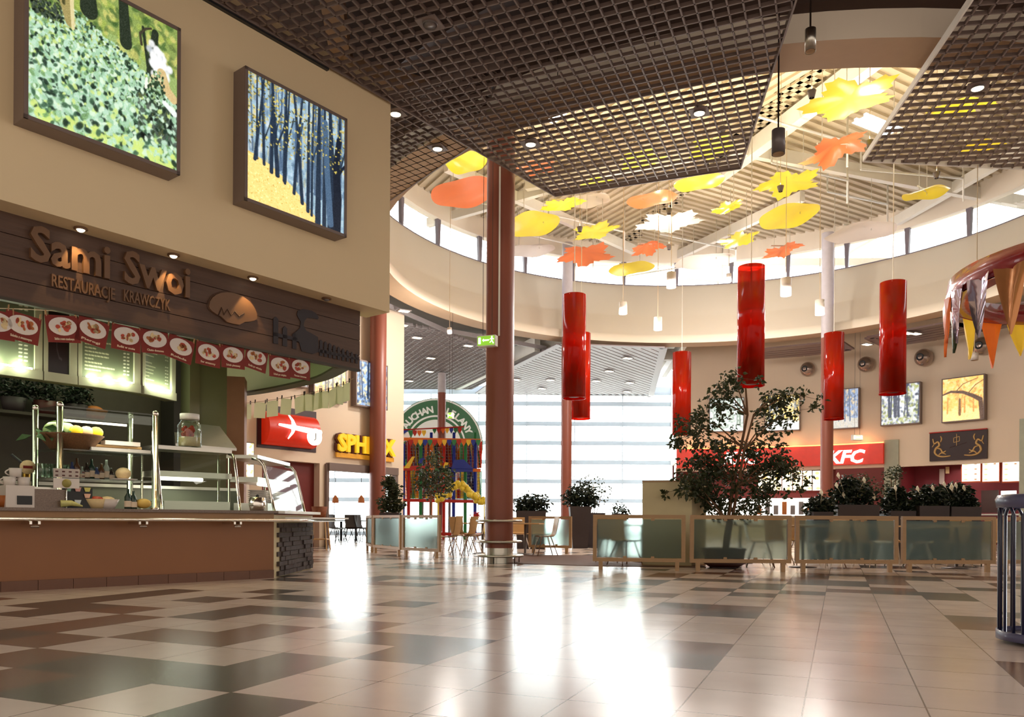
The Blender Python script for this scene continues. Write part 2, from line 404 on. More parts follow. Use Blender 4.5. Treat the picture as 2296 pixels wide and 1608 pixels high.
# rotunda drum: centre DC
DC = (6.95, 25.5)
def pc(R, a, z): return Vector((DC[0] + R * math.cos(a), DC[1] + R * math.sin(a), z))
N = 96
mb = MB()
mb.lathe([(11.15, 9.3), (11.15, 9.66), (11.42, 9.66), (11.5, 9.5), (11.72, 9.5), (11.8, 10.7), (11.86, 10.7), (12.06, 12.2), (12.3, 12.2)], (DC[0], DC[1], 0), N, True)
mb.cur = 2  # outer drum face above the fascia takes the painted shade colour
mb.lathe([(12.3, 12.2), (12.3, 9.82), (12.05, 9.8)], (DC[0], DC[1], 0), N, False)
mb.cur = 0
mb.lathe([(12.05, 9.8), (12.05, 9.3)], (DC[0], DC[1], 0), N, False)
mb.cur = 1
mb.lathe([(12.05, 9.3), (11.15, 9.3)], (DC[0], DC[1], 0), N, False)
mb.cur = 0
mb.lathe([(12.0, 13.32), (12.0, 14.35), (12.35, 14.35), (12.35, 13.32), (12.0, 13.32)], (DC[0], DC[1], 0), N, False)
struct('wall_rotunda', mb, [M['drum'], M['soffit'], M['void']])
NW = 30; off = math.radians(2.0)
win = thing('window_1', None, None, (DC[0], DC[1], 12.2), kind='structure')
mw = MB(); pn = MB()
for k in range(NW):
    a = off + 2 * math.pi * k / NW
    p = pc(12.12, a, 12.2); q = pc(12.12, a, 13.34); tn = Vector((-math.sin(a), math.cos(a), 0)); rd = Vector((math.cos(a), math.sin(a), 0))
    w0, w1 = .06, .11
    mw.prism([p - tn * w0 - rd * .06, p + tn * w0 - rd * .06, q + tn * w1 - rd * .06, q - tn * w1 - rd * .06], rd * .14)
    for j in range(4):
        a0 = a + (2 * math.pi / NW) * j / 4; a1 = a + (2 * math.pi / NW) * (j + 1) / 4
        pn.quad(pc(12.16, a0, 12.2), pc(12.16, a1, 12.2), pc(12.16, a1, 13.34), pc(12.16, a0, 13.34))
mw.lathe([(12.06, 12.2), (12.06, 12.25), (12.2, 12.25)], (DC[0], DC[1], 0), N, False)
mw.build('window_frame', mat('grey mullion', srgb(120, 112, 120), .5), win); pn.build('pane', M['glass'], win)

# roof deck over the rotunda, ribbed, in two fields, with two skylight openings
def rib_field(mb, z, d, inside, half=13, pitch=.36, gaps=()):
    d = Vector((*d, 0)).normalized(); n = Vector((-d.y, d.x, 0)); c = Vector((DC[0], DC[1], z)); k = int(half / pitch)
    for i in range(-k, k + 1):
        o = i * pitch
        if abs(o) > 12.3: continue
        h = math.sqrt(max(0, 12.35 ** 2 - o * o))
        m = int(2 * h / .5) + 1; run = []
        for j in range(m + 1):
            s_ = -h + 2 * h * j / m; p = c + n * o + d * s_
            ok = inside(p) and not any(abs((p - g[0]).dot(n)) < g[1] and abs((p - g[0]).dot(d)) < g[2] for g in gaps)
            if ok: run.append(p)
            if (not ok or j == m):
                if len(run) > 1:
                    a, b = run[0], run[-1]
                    mb.hexa(a - n * pitch * .5, b - n * pitch * .5, b + n * pitch * .5, a + n * pitch * .5, (0, 0, .04))
                    mb.hexa(a - n * pitch * .22 - Vector((0, 0, .09)), b - n * pitch * .22 - Vector((0, 0, .09)), b + n * pitch * .22 - Vector((0, 0, .09)), a + n * pitch * .22 - Vector((0, 0, .09)), (0, 0, .09))
                run = []
sk1 = atz(1962, 282, 14.2); sk2 = atz(1260, 232, 14.2)
mb = MB()
ridge = lambda p: (p.x - 8.2) + (p.y - 25) * .25
gaps = [(Vector((sk1.x, sk1.y, 14.2)), 0.4, .62), (Vector((sk2.x, sk2.y, 14.2)), .4, .9)]
rib_field(mb, 14.2, (-.5, .866), lambda p: ridge(p) < .45, gaps=gaps)
rib_field(mb, 14.2, (.86, .5), lambda p: ridge(p) >= -.45, gaps=gaps)
struct('roof_deck', mb, M['deck'])
mb = MB()
for (x0, y0, x1, y1, w, h) in ((1640, 330, 2300, 455, .22, .45), (1600, 400, 1975, 120, .35, .55), (1000, 372, 1420, 560, .22, .4), (1180, 415, 1560, 345, .25, .4), (1260, 588, 2000, 588, .2, .35), (960, 500, 1240, 420, .22, .35), (1420, 620, 1800, 440, .22, .4), (2296, 330, 1900, 560, .22, .4)):
    mb.bar(atz(x0, y0, 13.7), atz(x1, y1, 13.7), w, h)
struct('roof_girders', mb, M['beam'])
mb = MB()
for (x0, y0, x1, y1) in ((1700, 262, 1900, 318), (1730, 365, 1900, 405), (1855, 430, 1990, 458), (1160, 520, 1330, 560), (1230, 480, 1400, 520), (1480, 525, 1650, 560), (1930, 380, 2160, 400), (1400, 620, 1620, 585), (1540, 625, 1610, 632), (1010, 440, 1150, 470)):
    a, b = atz(x0, y0, 13.0), atz(x1, y1, 13.0)
    mb.tube([a, b], .035, 6); mb.tube([a, a + Vector((0, 0, 1))], .03, 6); mb.tube([b, b + Vector((0, 0, 1))], .03, 6); mb.tube([b, b - Vector((0, 0, .8))], .03, 6)
struct('roof_pipes', mb, M['beam'])

# ceilings round the drum
def ring_ceiling(mb, z, R, box, sel):
    n = 96; x0, x1, y0, y1 = box
    def outp(a):
        dx, dy = math.cos(a), math.sin(a); t_ = 1e9
        if dx > 1e-9: t_ = min(t_, (x1 - DC[0]) / dx)
        if dx < -1e-9: t_ = min(t_, (x0 - DC[0]) / dx)
        if dy > 1e-9: t_ = min(t_, (y1 - DC[1]) / dy)
        if dy < -1e-9: t_ = min(t_, (y0 - DC[1]) / dy)
        return Vector((DC[0] + dx * t_, DC[1] + dy * t_, z))
    for k in range(n):
        a, b = 2 * math.pi * k / n, 2 * math.pi * (k + 1) / n
        if not sel((a + b) / 2): continue
        mb.hexa(pc(R, a, z), outp(a), outp(b), pc(R, b, z), (0, 0, .1))
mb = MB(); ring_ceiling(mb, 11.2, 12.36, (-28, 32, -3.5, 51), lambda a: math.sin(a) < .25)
struct('ceiling', mb, M['void'])  # near ceiling coloured dark to stand for missing light
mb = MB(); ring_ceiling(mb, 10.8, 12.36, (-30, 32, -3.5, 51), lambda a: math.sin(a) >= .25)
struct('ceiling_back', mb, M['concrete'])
# beams and ducts in the void over the open lattices
mb = MB()
for p0, p1, w, h in (((-9, 9, 10.5), (4, 13.4, 10.5), .5, .35), ((-9, 13.5, 10.4), (-1.5, 17.5, 10.4), .5, .3), ((-2, 3, 10.6), (-4.5, 24, 10.6), .4, .4), ((-8, 7.2, 10.8), (13, 10.4, 10.8), .45, .5), ((1.5, 4, 10.7), (2.6, 14, 10.7), .25, .3), ((8, 4, 10.7), (9.5, 13.4, 10.7), .3, .3)):
    mb.bar(p0, p1, w, h)
for y in (6, 8, 11, 12.4): mb.tube([(-10, y, 10.9), (14, y + 1, 10.9)], .06, 6)
struct('roof_beams', mb, mat('tan beams', srgb(150, 118, 90), .7, var=.1))

# far ceilings
def poly_clip_span(poly, o, d):
    """interval of the line o+t*d inside a convex polygon"""
    t0, t1 = -1e9, 1e9; n = len(poly); ar = sum(poly[i][0] * poly[(i + 1) % n][1] - poly[(i + 1) % n][0] * poly[i][1] for i in range(n))
    sg = 1 if ar > 0 else -1
    for i in range(n):
        a, b = poly[i], poly[(i + 1) % n]; nx, ny = -(b[1] - a[1]) * sg, (b[0] - a[0]) * sg
        den = nx * d[0] + ny * d[1]; num = nx * (a[0] - o[0]) + ny * (a[1] - o[1])
        if abs(den) < 1e-9:
            if num > 0: return None
            continue
        if den > 0: t0 = max(t0, num / den)
        else: t1 = min(t1, num / den)
    return (t0, t1) if t1 - t0 > .05 else None
def lattice(mb, poly, z, ang, pitch, w, h, both=True, rim=True):
    cxm = sum(p[0] for p in poly) / len(poly); cym = sum(p[1] for p in poly) / len(poly)
    R = max(math.hypot(p[0] - cxm, p[1] - cym) for p in poly)
    for q in ((0, 1) if both else (0,)):
        a = ang + q * math.pi / 2; d = (math.sin(a), math.cos(a)); n = (d[1], -d[0]); k = int(R / pitch) + 1
        for i in range(-k, k + 1):
            o = (cxm + n[0] * pitch * i, cym + n[1] * pitch * i); s_ = poly_clip_span(poly, o, d)
            if s_: mb.bar((o[0] + d[0] * s_[0], o[1] + d[1] * s_[0], z + h / 2), (o[0] + d[0] * s_[1], o[1] + d[1] * s_[1], z + h / 2), w, h)
    if rim:
        for i in range(len(poly)):
            a, b = poly[i], poly[(i + 1) % len(poly)]
            mb.bar((*a, z + h * .6), (*b, z + h * .6), w * 1.3, h * 1.5)
lat = lambda x, y, z=9.0: tuple(atz(x, y, z)[:2])
mb = MB(); pl = [lat(1040, 880, 9.2), lat(1235, 764, 9.2), (-1.0, 35.4), (-3.8, 32.2), (-5.2, 29), (-6.5, 29), (-14, 35), (-14, 49.6), lat(1040, 880, 9.2)]
pl = [(-2.6, 49.6), (1.6, 38.0), (-3.0, 34.5), (-6.0, 28.2), (-9, 29), (-16, 38), (-16, 49.6)]
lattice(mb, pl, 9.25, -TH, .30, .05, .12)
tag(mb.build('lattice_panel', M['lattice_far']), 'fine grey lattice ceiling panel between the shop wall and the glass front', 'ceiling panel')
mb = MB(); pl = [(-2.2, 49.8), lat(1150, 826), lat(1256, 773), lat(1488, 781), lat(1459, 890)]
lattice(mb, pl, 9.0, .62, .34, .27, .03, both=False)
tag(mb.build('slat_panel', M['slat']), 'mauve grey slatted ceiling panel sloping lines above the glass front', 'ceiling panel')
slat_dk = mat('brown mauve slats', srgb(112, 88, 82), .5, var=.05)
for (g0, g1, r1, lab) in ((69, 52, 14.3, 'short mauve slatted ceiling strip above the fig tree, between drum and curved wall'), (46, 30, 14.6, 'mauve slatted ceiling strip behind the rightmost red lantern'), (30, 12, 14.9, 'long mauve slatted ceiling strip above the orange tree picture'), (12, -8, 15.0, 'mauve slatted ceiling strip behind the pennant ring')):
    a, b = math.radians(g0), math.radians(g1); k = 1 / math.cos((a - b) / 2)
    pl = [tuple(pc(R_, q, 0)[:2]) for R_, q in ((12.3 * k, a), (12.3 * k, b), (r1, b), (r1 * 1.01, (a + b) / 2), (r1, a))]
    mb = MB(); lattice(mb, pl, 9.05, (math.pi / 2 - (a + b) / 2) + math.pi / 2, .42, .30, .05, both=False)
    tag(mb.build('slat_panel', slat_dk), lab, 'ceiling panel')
mb = MB()
for (x0, y0, x1, y1) in ((1012, 868, 1205, 772), (1180, 800, 1262, 768)):
    mb.bar(atz(x0, y0, 9.6), atz(x1, y1, 9.6), .3, .75)
mb.bar((-3, 44, 10.3), (9, 44, 10.3), .4, .6); mb.bar((-3, 40.5, 10.3), (10, 40.5, 10.3), .4, .5); mb.bar((8.6, 38, 10.2), (9.4, 49, 10.2), .3, .5)
struct('roof_beams_back', mb, M['beam'])

# glass front at Y=50
FY = 50.0
win = thing('window_2', None, None, (0, FY, 0), kind='structure')
mb = MB(); gx0, gx1 = -34, 10.05
for y in (905, 950, 993, 1036, 1079, 1122): mb.box(((gx0 + gx1) / 2, FY, zat(y, FY)), (gx1 - gx0, .16, .26))
mb.box(((gx0 + gx1) / 2, FY, 9.25), (gx1 - gx0, .3, .5)); mb.box(((gx0 + gx1) / 2, FY, .12), (gx1 - gx0, .3, .24))
x = gx1
while x > gx0: mb.box((x, FY + .06, 4.6), (.05, .08, 9.2)); x -= 3.05
mb.build('window_frame', M['winbar'], win)
mb = MB().box(((gx0 + gx1) / 2, FY + .02, 4.6), (gx1 - gx0, .02, 9.1)); mb.build('pane', M['glass'], win)

# kiosk bulkhead frame of reference
C0 = Vector((-2.39, 15.2)); W = Vector((.609, .793)).normalized(); NN = Vector((W.y, -W.x))
def K(s, d, z): p = C0 + W * s + NN * d; return Vector((p.x, p.y, z))
RK = math.atan2(W.y, W.x)
def ks(x, d, y=600):
    a, _ = ray(x, y); p = C0 + NN * d; return (a * p.y - p.x) / (W.x - a * W.y)
def kz(x, y, d): s = ks(x, d, y); return at(x, y, K(s, d, 0).y).z
mb = MB(); c = K(-7.5, -.33, 7.15); mb.box(c, (15, .66, 4.3), RK)
struct('wall_left', mb, M['cream'])
tag(MB().bar(K(-12, .03, 9.0), K(-1.55, .03, 9.0), .07, .1).build('trim_1', M['black']), kind='structure')

# shop wall at the back left
LA = Vector((-4.4, 31.8)); LD = Vector((-.574, -.819)).normalized(); LN = Vector((-LD.y, LD.x))
if LN.y > 0: LN = -LN
def LP(t_, d, z): p = LA + LD * t_ + LN * d; return Vector((p.x, p.y, z))
def lt(x, d=0.0, y=1000):
    a, _ = ray(x, y); p = LA + LN * d; return (a * p.y - p.x) / (LD.x - a * LD.y)
RL = math.atan2(LD.y, LD.x)
def lwall(mb, t0, t1, z0, z1, d=0.0, th=.3): mb.box(LP((t0 + t1) / 2, d - th / 2, (z0 + z1) / 2), (abs(t1 - t0), th, z1 - z0), RL)
tA, tB, tC, tD = lt(886), lt(731), lt(717), lt(588)
ZO = 3.0
mb = MB(); lwall(mb, 0, 16, ZO, 9.3); lwall(mb, 0, tA, 0, ZO); lwall(mb, tB, tC, 0, ZO); lwall(mb, tD, tD + .5, 0, ZO); lwall(mb, tD + 3.2, 16, 0, ZO)
struct('wall_back_left', mb, M['cream_wall'])
mb = MB(); lwall(mb, tC, tD, 0, 3.0, -.3, .15); struct('wall_red_shop', mb, M['darkred'])
# lintel and shutter rail of the restaurant opening
mb = MB(); mb.bar(LP(tA, .05, ZO - .1), LP(tB, .05, ZO - .1), .3, .28); mb.bar(LP(tA, .02, 0.0), LP(tA, .02, ZO), .12, .2, up=LN.to_3d()); mb.bar(LP(tB, .02, 0.0), LP(tB, .02, ZO), .12, .2, up=LN.to_3d())
tag(mb.build('trim_2', M['frame']), kind='structure')

# curved wall on the right with the two shop openings
WR = 18.1
def arc_phi(x, R=WR, y=1000):
    a, _ = ray(x, y); A = a * a + 1; B = -2 * (a * DC[0] + DC[1]); Cc = DC[0] ** 2 + DC[1] ** 2 - R * R
    Y = (-B + math.sqrt(B * B - 4 * A * Cc)) / (2 * A); return math.atan2(Y - DC[1], a * Y - DC[0])
def arc_pt(x, y, R=WR):
    ph = arc_phi(x, R, y); Y = DC[1] + R * math.sin(ph); return at(x, y, Y), ph
def arcwall(mb, p0, p1, z0, z1, R=WR, th=.3):
    n = max(1, int(abs(p1 - p0) / math.radians(2.0)))
    for i in range(n):
        a, b = p0 + (p1 - p0) * i / n, p0 + (p1 - p0) * (i + 1) / n
        mb.hexa(pc(R, a, z0), pc(R + th, a, z0), pc(R + th, b, z0), pc(R, b, z0), (0, 0, z1 - z0))
f0, f1, f2, f3, f4 = arc_phi(1516), arc_phi(1984), arc_phi(2016), arc_phi(2288), math.radians(-20)
ZS = 3.75
mb = MB(); arcwall(mb, f4, f0, ZS, 10.79); arcwall(mb, f4, f3, 0, ZS)
struct('wall_right', mb, M['cream_wall'])
mb = MB(); mb.hexa(pc(WR, f0, 0), (10.05, FY, 0), (10.3, FY, 0), pc(WR + .3, f0, 0), (0, 0, 10.2)); struct('wall_back_right', mb, M['white'])
mb = MB(); arcwall(mb, f2, f1, 0, 5.1, WR - .1, .5); arcwall(mb, f3, f3 - .035, 0, 5.6, WR - .1, .4); tag(mb.build('trim_3', mat('grey green pilaster', srgb(176, 180, 160), .6)), kind='structure')
mb = MB(); arcwall(mb, f1, f0, 0, 4.2, WR + 2.2, .2); struct('wall_shop_back', mb, M['darkred'])
mb = MB(); arcwall(mb, f3 - .06, f2, 0, 4.2, WR + 2.6, .2); mb.hexa(pc(WR, f2, 0), pc(WR + 2.6, f2, 0), pc(WR + 2.6, f2 + .004, 0), pc(WR, f2 + .004, 0), (0, 0, 4)); struct('wall_shop_side', mb, M['maroon'])
mb = MB()
arcwall(mb, f4, f0, 4.22, 4.32, WR + .31, 2.6); struct('ceiling_shops', mb, M['cream_wall'])

# ------------------------------------------------------------------ hanging lattice rafts
def raft(label, poly, z, ang, pitch=.232):
    cxm = sum(p[0] for p in poly) / len(poly); cym = sum(p[1] for p in poly) / len(poly)
    r = thing('lattice_raft', label, 'ceiling panel', (cxm, cym, z), group=None)
    mb = MB(); lattice(mb, poly, z, ang, pitch, .026, .062, rim=False); mb.build('grid', M['lattice'], r)
    mb = MB()
    for i in range(len(poly)):
        a, b = poly[i], poly[(i + 1) % len(poly)]; mb.bar((*a, z + .05), (*b, z + .05), .03, .13)
    mb.build('edge_trim', M['white'] if 'pale' in label else M['lattice'], r)
    rr = random.Random(int(z * 100 + len(poly)))
    for i in range(6):
        w = [rr.random() + .15 for _ in poly]; q = sum(w); x = sum(p[0] * k for p, k in zip(poly, w)) / q; y = sum(p[1] * k for p, k in zip(poly, w)) / q
        MB().tube([(x, y, z + .1), (x, y, z + (1.6 if abs(math.hypot(x - DC[0], y - DC[1]) - 11.7) > .7 else .3) if math.hypot(x - DC[0], y - DC[1]) > 11 else 14.1)], .008, 4).build('hanger_wire', M['darkcord'], r)
    return r
wl = lambda s_: tuple(K(s_, 0.02, 0)[:2])
raft('large brown lattice ceiling raft beside the cream wall, its corner in front of the rotunda', [wl(-9), (3.76, 8.2), (5.13, 17.83), (1.02, 19.41)], 9.0, TH)
raft('small brown lattice raft behind the cream wall corner, overlapped by the larger raft', [(-.99, 17.5), (-3.25, 20.5), (-5.2, 23.0), (-6.7, 21.0), (-2.55, 15.55), (-.2, 14.4)], 9.3, .62)
raft('brown lattice ceiling raft with pale left edge, over the right side of the hall', [(6.47, 8.2), (7.74, 17.44), (11.53, 17.79), (14, 17.9), (15, 8.2)], 9.0, .14, .25)

def downlight(x, y, label, z=9.0, dark=False, energy=25):
    p = atz(x, y, z - .05)
    t_ = thing('downlight', label, 'ceiling light', p, group='round spotlights set in the lattice rafts')
    MB().box(p + Vector((0, 0, .02)), (.36, .36, .02), -TH).build('mount_plate', M['lattice'], t_)
    hs = MB().lathe([(.11, 0), (.12, -.02), (.12, .1), (.02, .16), (.001, .16)], p, 18).build('housing', M['grey_cyl'], t_)
    MB().lathe([(.001, -.012), (.1, -.012), (.1, .0)], p, 18).build('lens', M['grey_cyl'] if dark else M['warm_lit'], hs)
    if not dark: lamp('SPOT', 'downlight_beam', p - Vector((0, 0, .1)), energy, (1, .85, .62), .06, math.radians(110))
downlight(887, 256, 'lit round spotlight in the lattice right at the cream wall corner', 9.2)
downlight(981, 334, 'lit round spotlight in the small lattice raft near its lower edge', 9.3)
downlight(1190, 324, 'lit round spotlight in the large raft above the main red brown pillar')
downlight(1568, 254, 'lit round spotlight in the large raft near its free right edge')
downlight(2192, 198, 'lit round spotlight in the lattice raft on the right side of the hall')
downlight(964, 56, 'unlit recessed spotlight in the large raft near the cream wall', 9.0, True)

# pendant can lights
def pendant(x, ytop, ybot, w, Y, label, m, lit=0, ztop=14.16, cord='cord'):
    a = at(x, ybot, Y); b = at(x, ytop, Y); r = w / F * Y / 2
    t_ = thing('pendant_light', label, 'pendant light', a, group='cylinder pendant lights hanging under the rotunda')
    h = b.z - a.z
    hs = MB().lathe([(r * .86, .02), (r, 0), (r, h), (.02, h + .02), (.001, h + .02)], a, 18).build('can', m, t_)
    MB().lathe([(.001, .03), (r * .86, .03), (r * .86, .0)], a, 18).build('lens', M['warm_lit'] if lit else M['soffit'], hs)
    if m is M['can_white'] and ztop > 10: lamp('POINT', 'pendant_lamp', a - Vector((0, 0, .5)), 270, (1, .93, .86), .15)
    MB().tube([(a.x, a.y, b.z), (a.x, a.y, ztop)], .011 if cord == 'cord' else .016, 5).build('cord', M[cord], t_)
pendant(1505, 611, 645, 21, 25, 'white can pendant on a thin cord straight above the third red lantern', M['can_white'])
pendant(1397, 678, 704, 18, 28, 'white can pendant over the drum edge right of the pair of red lanterns', M['can_white'])
pendant(1475, 712, 740, 18, 28, 'lowest white can pendant left of the smallest single red lantern', M['can_white'])
pendant(1762, 624, 663, 23, 25, 'bright lit white can pendant right of the widest red lantern', M['can_white'], 1)
pendant(1838, 673, 706, 20, 27, 'white can pendant hanging between two red lanterns, above the lantern by the pillar', M['can_white'])
pendant(1634, 614, 632, 12, 33, 'small far white can pendant against the clerestory windows left of the widest lantern', M['can_white'])
pendant(1745, 292, 346, 29, 13.5, 'dark grey can pendant on a rod just right of the large lattice raft', M['grey_cyl'], ztop=11, cord='darkcord')
pendant(1817, 66, 116, 24, 13, 'worn grey metal can pendant high in front of the tan ring beam', M['steel'], ztop=11, cord='darkcord')
pendant(2185, 792, 808, 16, 31, 'small pinkish can pendant low beside the rightmost wall speaker', M['can_white'], ztop=9)
pendant(1008, 735, 748, 10, 29, 'tiny far can pendant seen on the long cord left of the exit sign', M['can_white'])

# red lanterns
def lantern(x, yt, yb, label, L=3.3):
    vt, vb = ray(x, yt)[1], ray(x, yb)[1]; Y = L / (vt - vb); a = at(x, yb, Y); r = .365
    t_ = thing('red_lantern', label, 'hanging lamp', a, group='tall red cylinder lanterns')
    MB().lathe([(r - .012, 0), (r, 0), (r, L), (r - .012, L), (r - .012, 0)], a, 40).build('cylinder_shade', M['redlamp'], t_)
    mb = MB(); mb.lathe([(r, .0), (r + .012, 0), (r + .012, .03), (r, .03)], a, 40); mb.build('bottom_ring', M['redlamp'], t_)
    mb = MB(); mb.lathe([(.001, .05), (.17, .05), (.19, .3), (.13, .5), (.05, .55), (.001, .56)], a, 20); mb.lathe([(.27, .1), (.29, .35), (.27, .62), (.2, .8), (.001, .82)], a, 20); mb.ball(a + Vector((0, 0, 1.0)), .14, 14); mb.build('lamp_holder_dark_drum', M['black'], t_)  # holder plus an added black drum that darkens the lantern's lower part
    mb = MB(); mb.tube([a + Vector((0, 0, .5)), (a.x, a.y, 14.16)], .014, 6); mb.build('cord', M['white'], t_)
    mb = MB()
    for k in range(3):
        an = k * 2.094; mb.tube([a + Vector((0, 0, L - .04)), a + Vector((r * math.cos(an), r * math.sin(an), L - .04))], .01, 4)
    mb.tube([a + Vector((0, 0, L - .04)), a + Vector((0, 0, L * .62))], .02, 5)
    mb.lathe([(r - .014, L * .62), (r - .03, L * .62), (r - .03, L * .62 + .02), (r - .014, L * .62 + .02)], a, 32)
    mb.build('spreader', M['chrome'], t_)
    lamp('POINT', 'lantern_lamp', a + Vector((0, 0, 1.9)), 4, (1, .6, .3), .1)
lantern(1287, 662, 894, 'red cylinder lantern overlapping a farther one, right of the main pillar')
lantern(1302, 748, 940, 'farther red cylinder lantern half hidden behind the first one')
lantern(1528, 791, 975, 'red cylinder lantern hanging just left of the fig tree top')
lantern(1683, 599, 866, 'highest and largest red cylinder lantern, above the fig tree')
lantern(1869, 748, 941, 'red cylinder lantern hanging against the right red brown pillar')
lantern(2001, 634, 884, 'red cylinder lantern in front of the birch picture on the curved wall')

# coloured acrylic leaves under the roof
def leaf_panel(x, y, w, d, kind, m, label, H, Y0=None, rot=0.0):
    w *= .92
    c = atz(x, y, H); rr = random.Random(int(x * 7 + y)); px = c.y / F
    rx = w * px; ry = d / (F * (H - 1)) * c.y ** 2
    ry = max(.35, min(ry, rx * 1.3)); n = 40
    t_ = thing('acrylic_leaf', label, 'hanging decoration', c, rz=rot, group='coloured acrylic leaves hung under the rotunda roof')
    pts = []
    for i in range(n):
        a = 2 * math.pi * i / n
        if kind == 'disc': k = 1 + .03 * math.sin(3 * a + x)
        elif kind == 'bar': k = 1
        else: k = .80 + .17 * math.cos(5 * a + x) + .07 * ((i % 2) * 2 - 1)
        pts.append((k * math.cos(a), k * math.sin(a)))
    mb = MB(); rings = 5; vs = []
    ph = rr.random() * 6
    for j in range(rings + 1):
        for (u, v) in pts:
            q = j / rings; X, Yq = u * q * rx, v * q * ry
            z = .10 * math.sin(u * q * 3 + ph) * math.cos(v * q * 2.2) - .12 * q * q * (1 if kind != 'bar' else .2) + .10 * u * q
            vs.append((X, Yq, z))
    fs = [(j * n + i, j * n + (i + 1) % n, (j + 1) * n + (i + 1) % n, (j + 1) * n + i) for j in range(1, rings) for i in range(n)]
    fs.append(tuple(range(2 * n - 1, n - 1, -1)))
    mb._add(vs, fs, True)
    mb.build('leaf_sheet', m, t_, local=True)
    mb = MB()
    for sx_ in (-.35, .4): mb.tube([(sx_ * rx, .1, 0), (sx_ * rx, .1, 13.9 - H)], .012, 5)
    mb.tube([(-.5 * rx, .1, .12), (.5 * rx, .1, .12)], .025, 6)
    mb.build('hanger', M['beam'], t_, local=True)
Yl, Or, Wh = M['p_yellow'], M['p_orange'], M['p_white']
for a in (
    (1905, 212, 120, 60, 'leaf', Yl, 'largest yellow acrylic leaf, nearest the tan ring beam', 11.6, None, .5),
    (1872, 328, 80, 50, 'leaf', Or, 'large orange maple shaped leaf left of the right lattice raft', 11.6),
    (1768, 404, 82, 34, 'leaf', Yl, 'yellow streaked leaf below the dark grey pendant', 12.0, None, -.5),
    (1042, 427, 78, 38, 'disc', Or, 'long orange disc left of the main pillar top', 12.0, None, .4),
    (1046, 358, 52, 24, 'disc', Yl, 'yellow disc under the small lattice raft, above the long orange disc', 12.0),
    (1195, 498, 64, 30, 'disc', Yl, 'yellow disc just right of the main pillar', 12.0),
    (1262, 452, 60, 17, 'leaf', Yl, 'yellow leaf at the front corner of the large lattice raft', 12.2),
    (1318, 442, 56, 16, 'disc', Wh, 'clear white disc beside the front corner of the large raft', 13.0),
    (1335, 512, 58, 40, 'leaf', Yl, 'big bright yellow leaf below the clear white disc', 11.8, None, .4),
    (1462, 446, 62, 18, 'bar', Or, 'narrow orange strip leaf under the large raft front edge', 12.0),
    (1570, 402, 62, 20, 'disc', Yl, 'yellow disc peeping under the middle of the large raft edge', 12.0),
    (1632, 458, 40, 24, 'leaf', Yl, 'small yellow leaf left of the tallest lantern cord', 12.2),
    (1768, 479, 70, 30, 'disc', Yl, 'broad yellow disc with pale left side below the streaked leaf', 12.0, None, -.2),
    (1656, 532, 52, 34, 'leaf', Yl, 'yellow leaf directly above the largest red lantern', 12.0),
    (1312, 566, 76, 28, 'leaf', Or, 'wide peach leaf above the clerestory, over the overlapping lanterns', 12.0),
    (1452, 551, 46, 22, 'leaf', Or, 'small peach leaf above the clerestory in the middle', 12.0),
    (1415, 596, 56, 15, 'disc', Yl, 'flat pale yellow disc touching the clerestory windows', 12.2),
    (1580, 579, 74, 18, 'disc', Wh, 'flat grey disc in front of the clerestory windows', 12.2),
    (1754, 556, 52, 20, 'leaf', Or, 'peach leaf right of the largest red lantern top', 12.0),
    (2076, 430, 58, 20, 'bar', Yl, 'narrow yellow strip leaf below the right lattice raft', 12.2, None, .7),
    (1930, 512, 84, 26, 'disc', Wh, 'grey disc above the right part of the clerestory', 11.6, None, .2),
    (1502, 492, 92, 28, 'leaf', Wh, 'large grey leaf in the middle of the roof', 12.0, None, .3),
    (1185, 556, 66, 14, 'disc', Wh, 'flat grey disc above the clerestory beside the main pillar', 12.2),
    (1203, 368, 56, 20, 'leaf', Or, 'orange leaf seen through the large raft beside its spotlight', 12.0),
    (1596, 322, 62, 44, 'leaf', Yl, 'yellow leaf seen through the large raft near its right edge', 12.0),
    (1440, 350, 62, 28, 'leaf', Yl, 'yellow leaf seen through the middle of the large raft', 12.2),
    (2150, 232, 96, 26, 'leaf', Yl, 'yellow leaf seen through the right lattice raft near its spotlight', 12.0),
    (2200, 320, 70, 14, 'leaf', Yl, 'yellow leaf seen through the lower part of the right lattice raft', 12.2),
    (1340, 405, 50, 14, 'leaf', Yl, 'yellow leaf seen through the large raft near its front corner', 12.4),
    ): leaf_panel(*a)
for (x, y, z, e) in ((1500, 480, 10.6, 60), (1300, 520, 10.6, 60), (1750, 430, 10.6, 60), (1950, 330, 10.6, 70), (1620, 300, 10.6, 60), (2100, 400, 10.6, 60), (1100, 420, 10.6, 50), (1500, 560, 10.8, 50), (1820, 220, 10.5, 60)):
    p = atz(x, y, z)
    u = thing('uplight', 'small grey spotlight aimed up at the coloured leaves', 'spotlight', p, group='small uplights aimed at the coloured leaves')
    MB().lathe([(.06, 0), (.1, .16), (.085, .16), (.001, .1)], p, 12).build('shell', M['grey_cyl'], u)
    MB().tube([p, (p.x, p.y, 14.16)], .008, 4).build('wire', M['cord'], u)
    lamp('SPOT', 'uplight_beam', p + Vector((0, 0, .2)), e * 4.6, (1, .86, .60), .1, math.radians(160), target=p + Vector((0, 0, 3)))
# more of the same pendant cans over the hall, out of the picture or hidden behind the rafts
# cove lights hidden in the ledge of the drum
for x in (1165, 1425, 1655, 2000):
    a, _ = ray(x, 740)
    A = a * a + 1; B = -2 * (a * DC[0] + DC[1]); Cc = DC[0] ** 2 + DC[1] ** 2 - 11.57 ** 2; Y = (-B + math.sqrt(B * B - 4 * A * Cc)) / (2 * A)
    p = Vector((a * Y, Y, 9.58))
    lamp('POINT', 'cove_light', p, 45, (.5, .55, 1), .04)

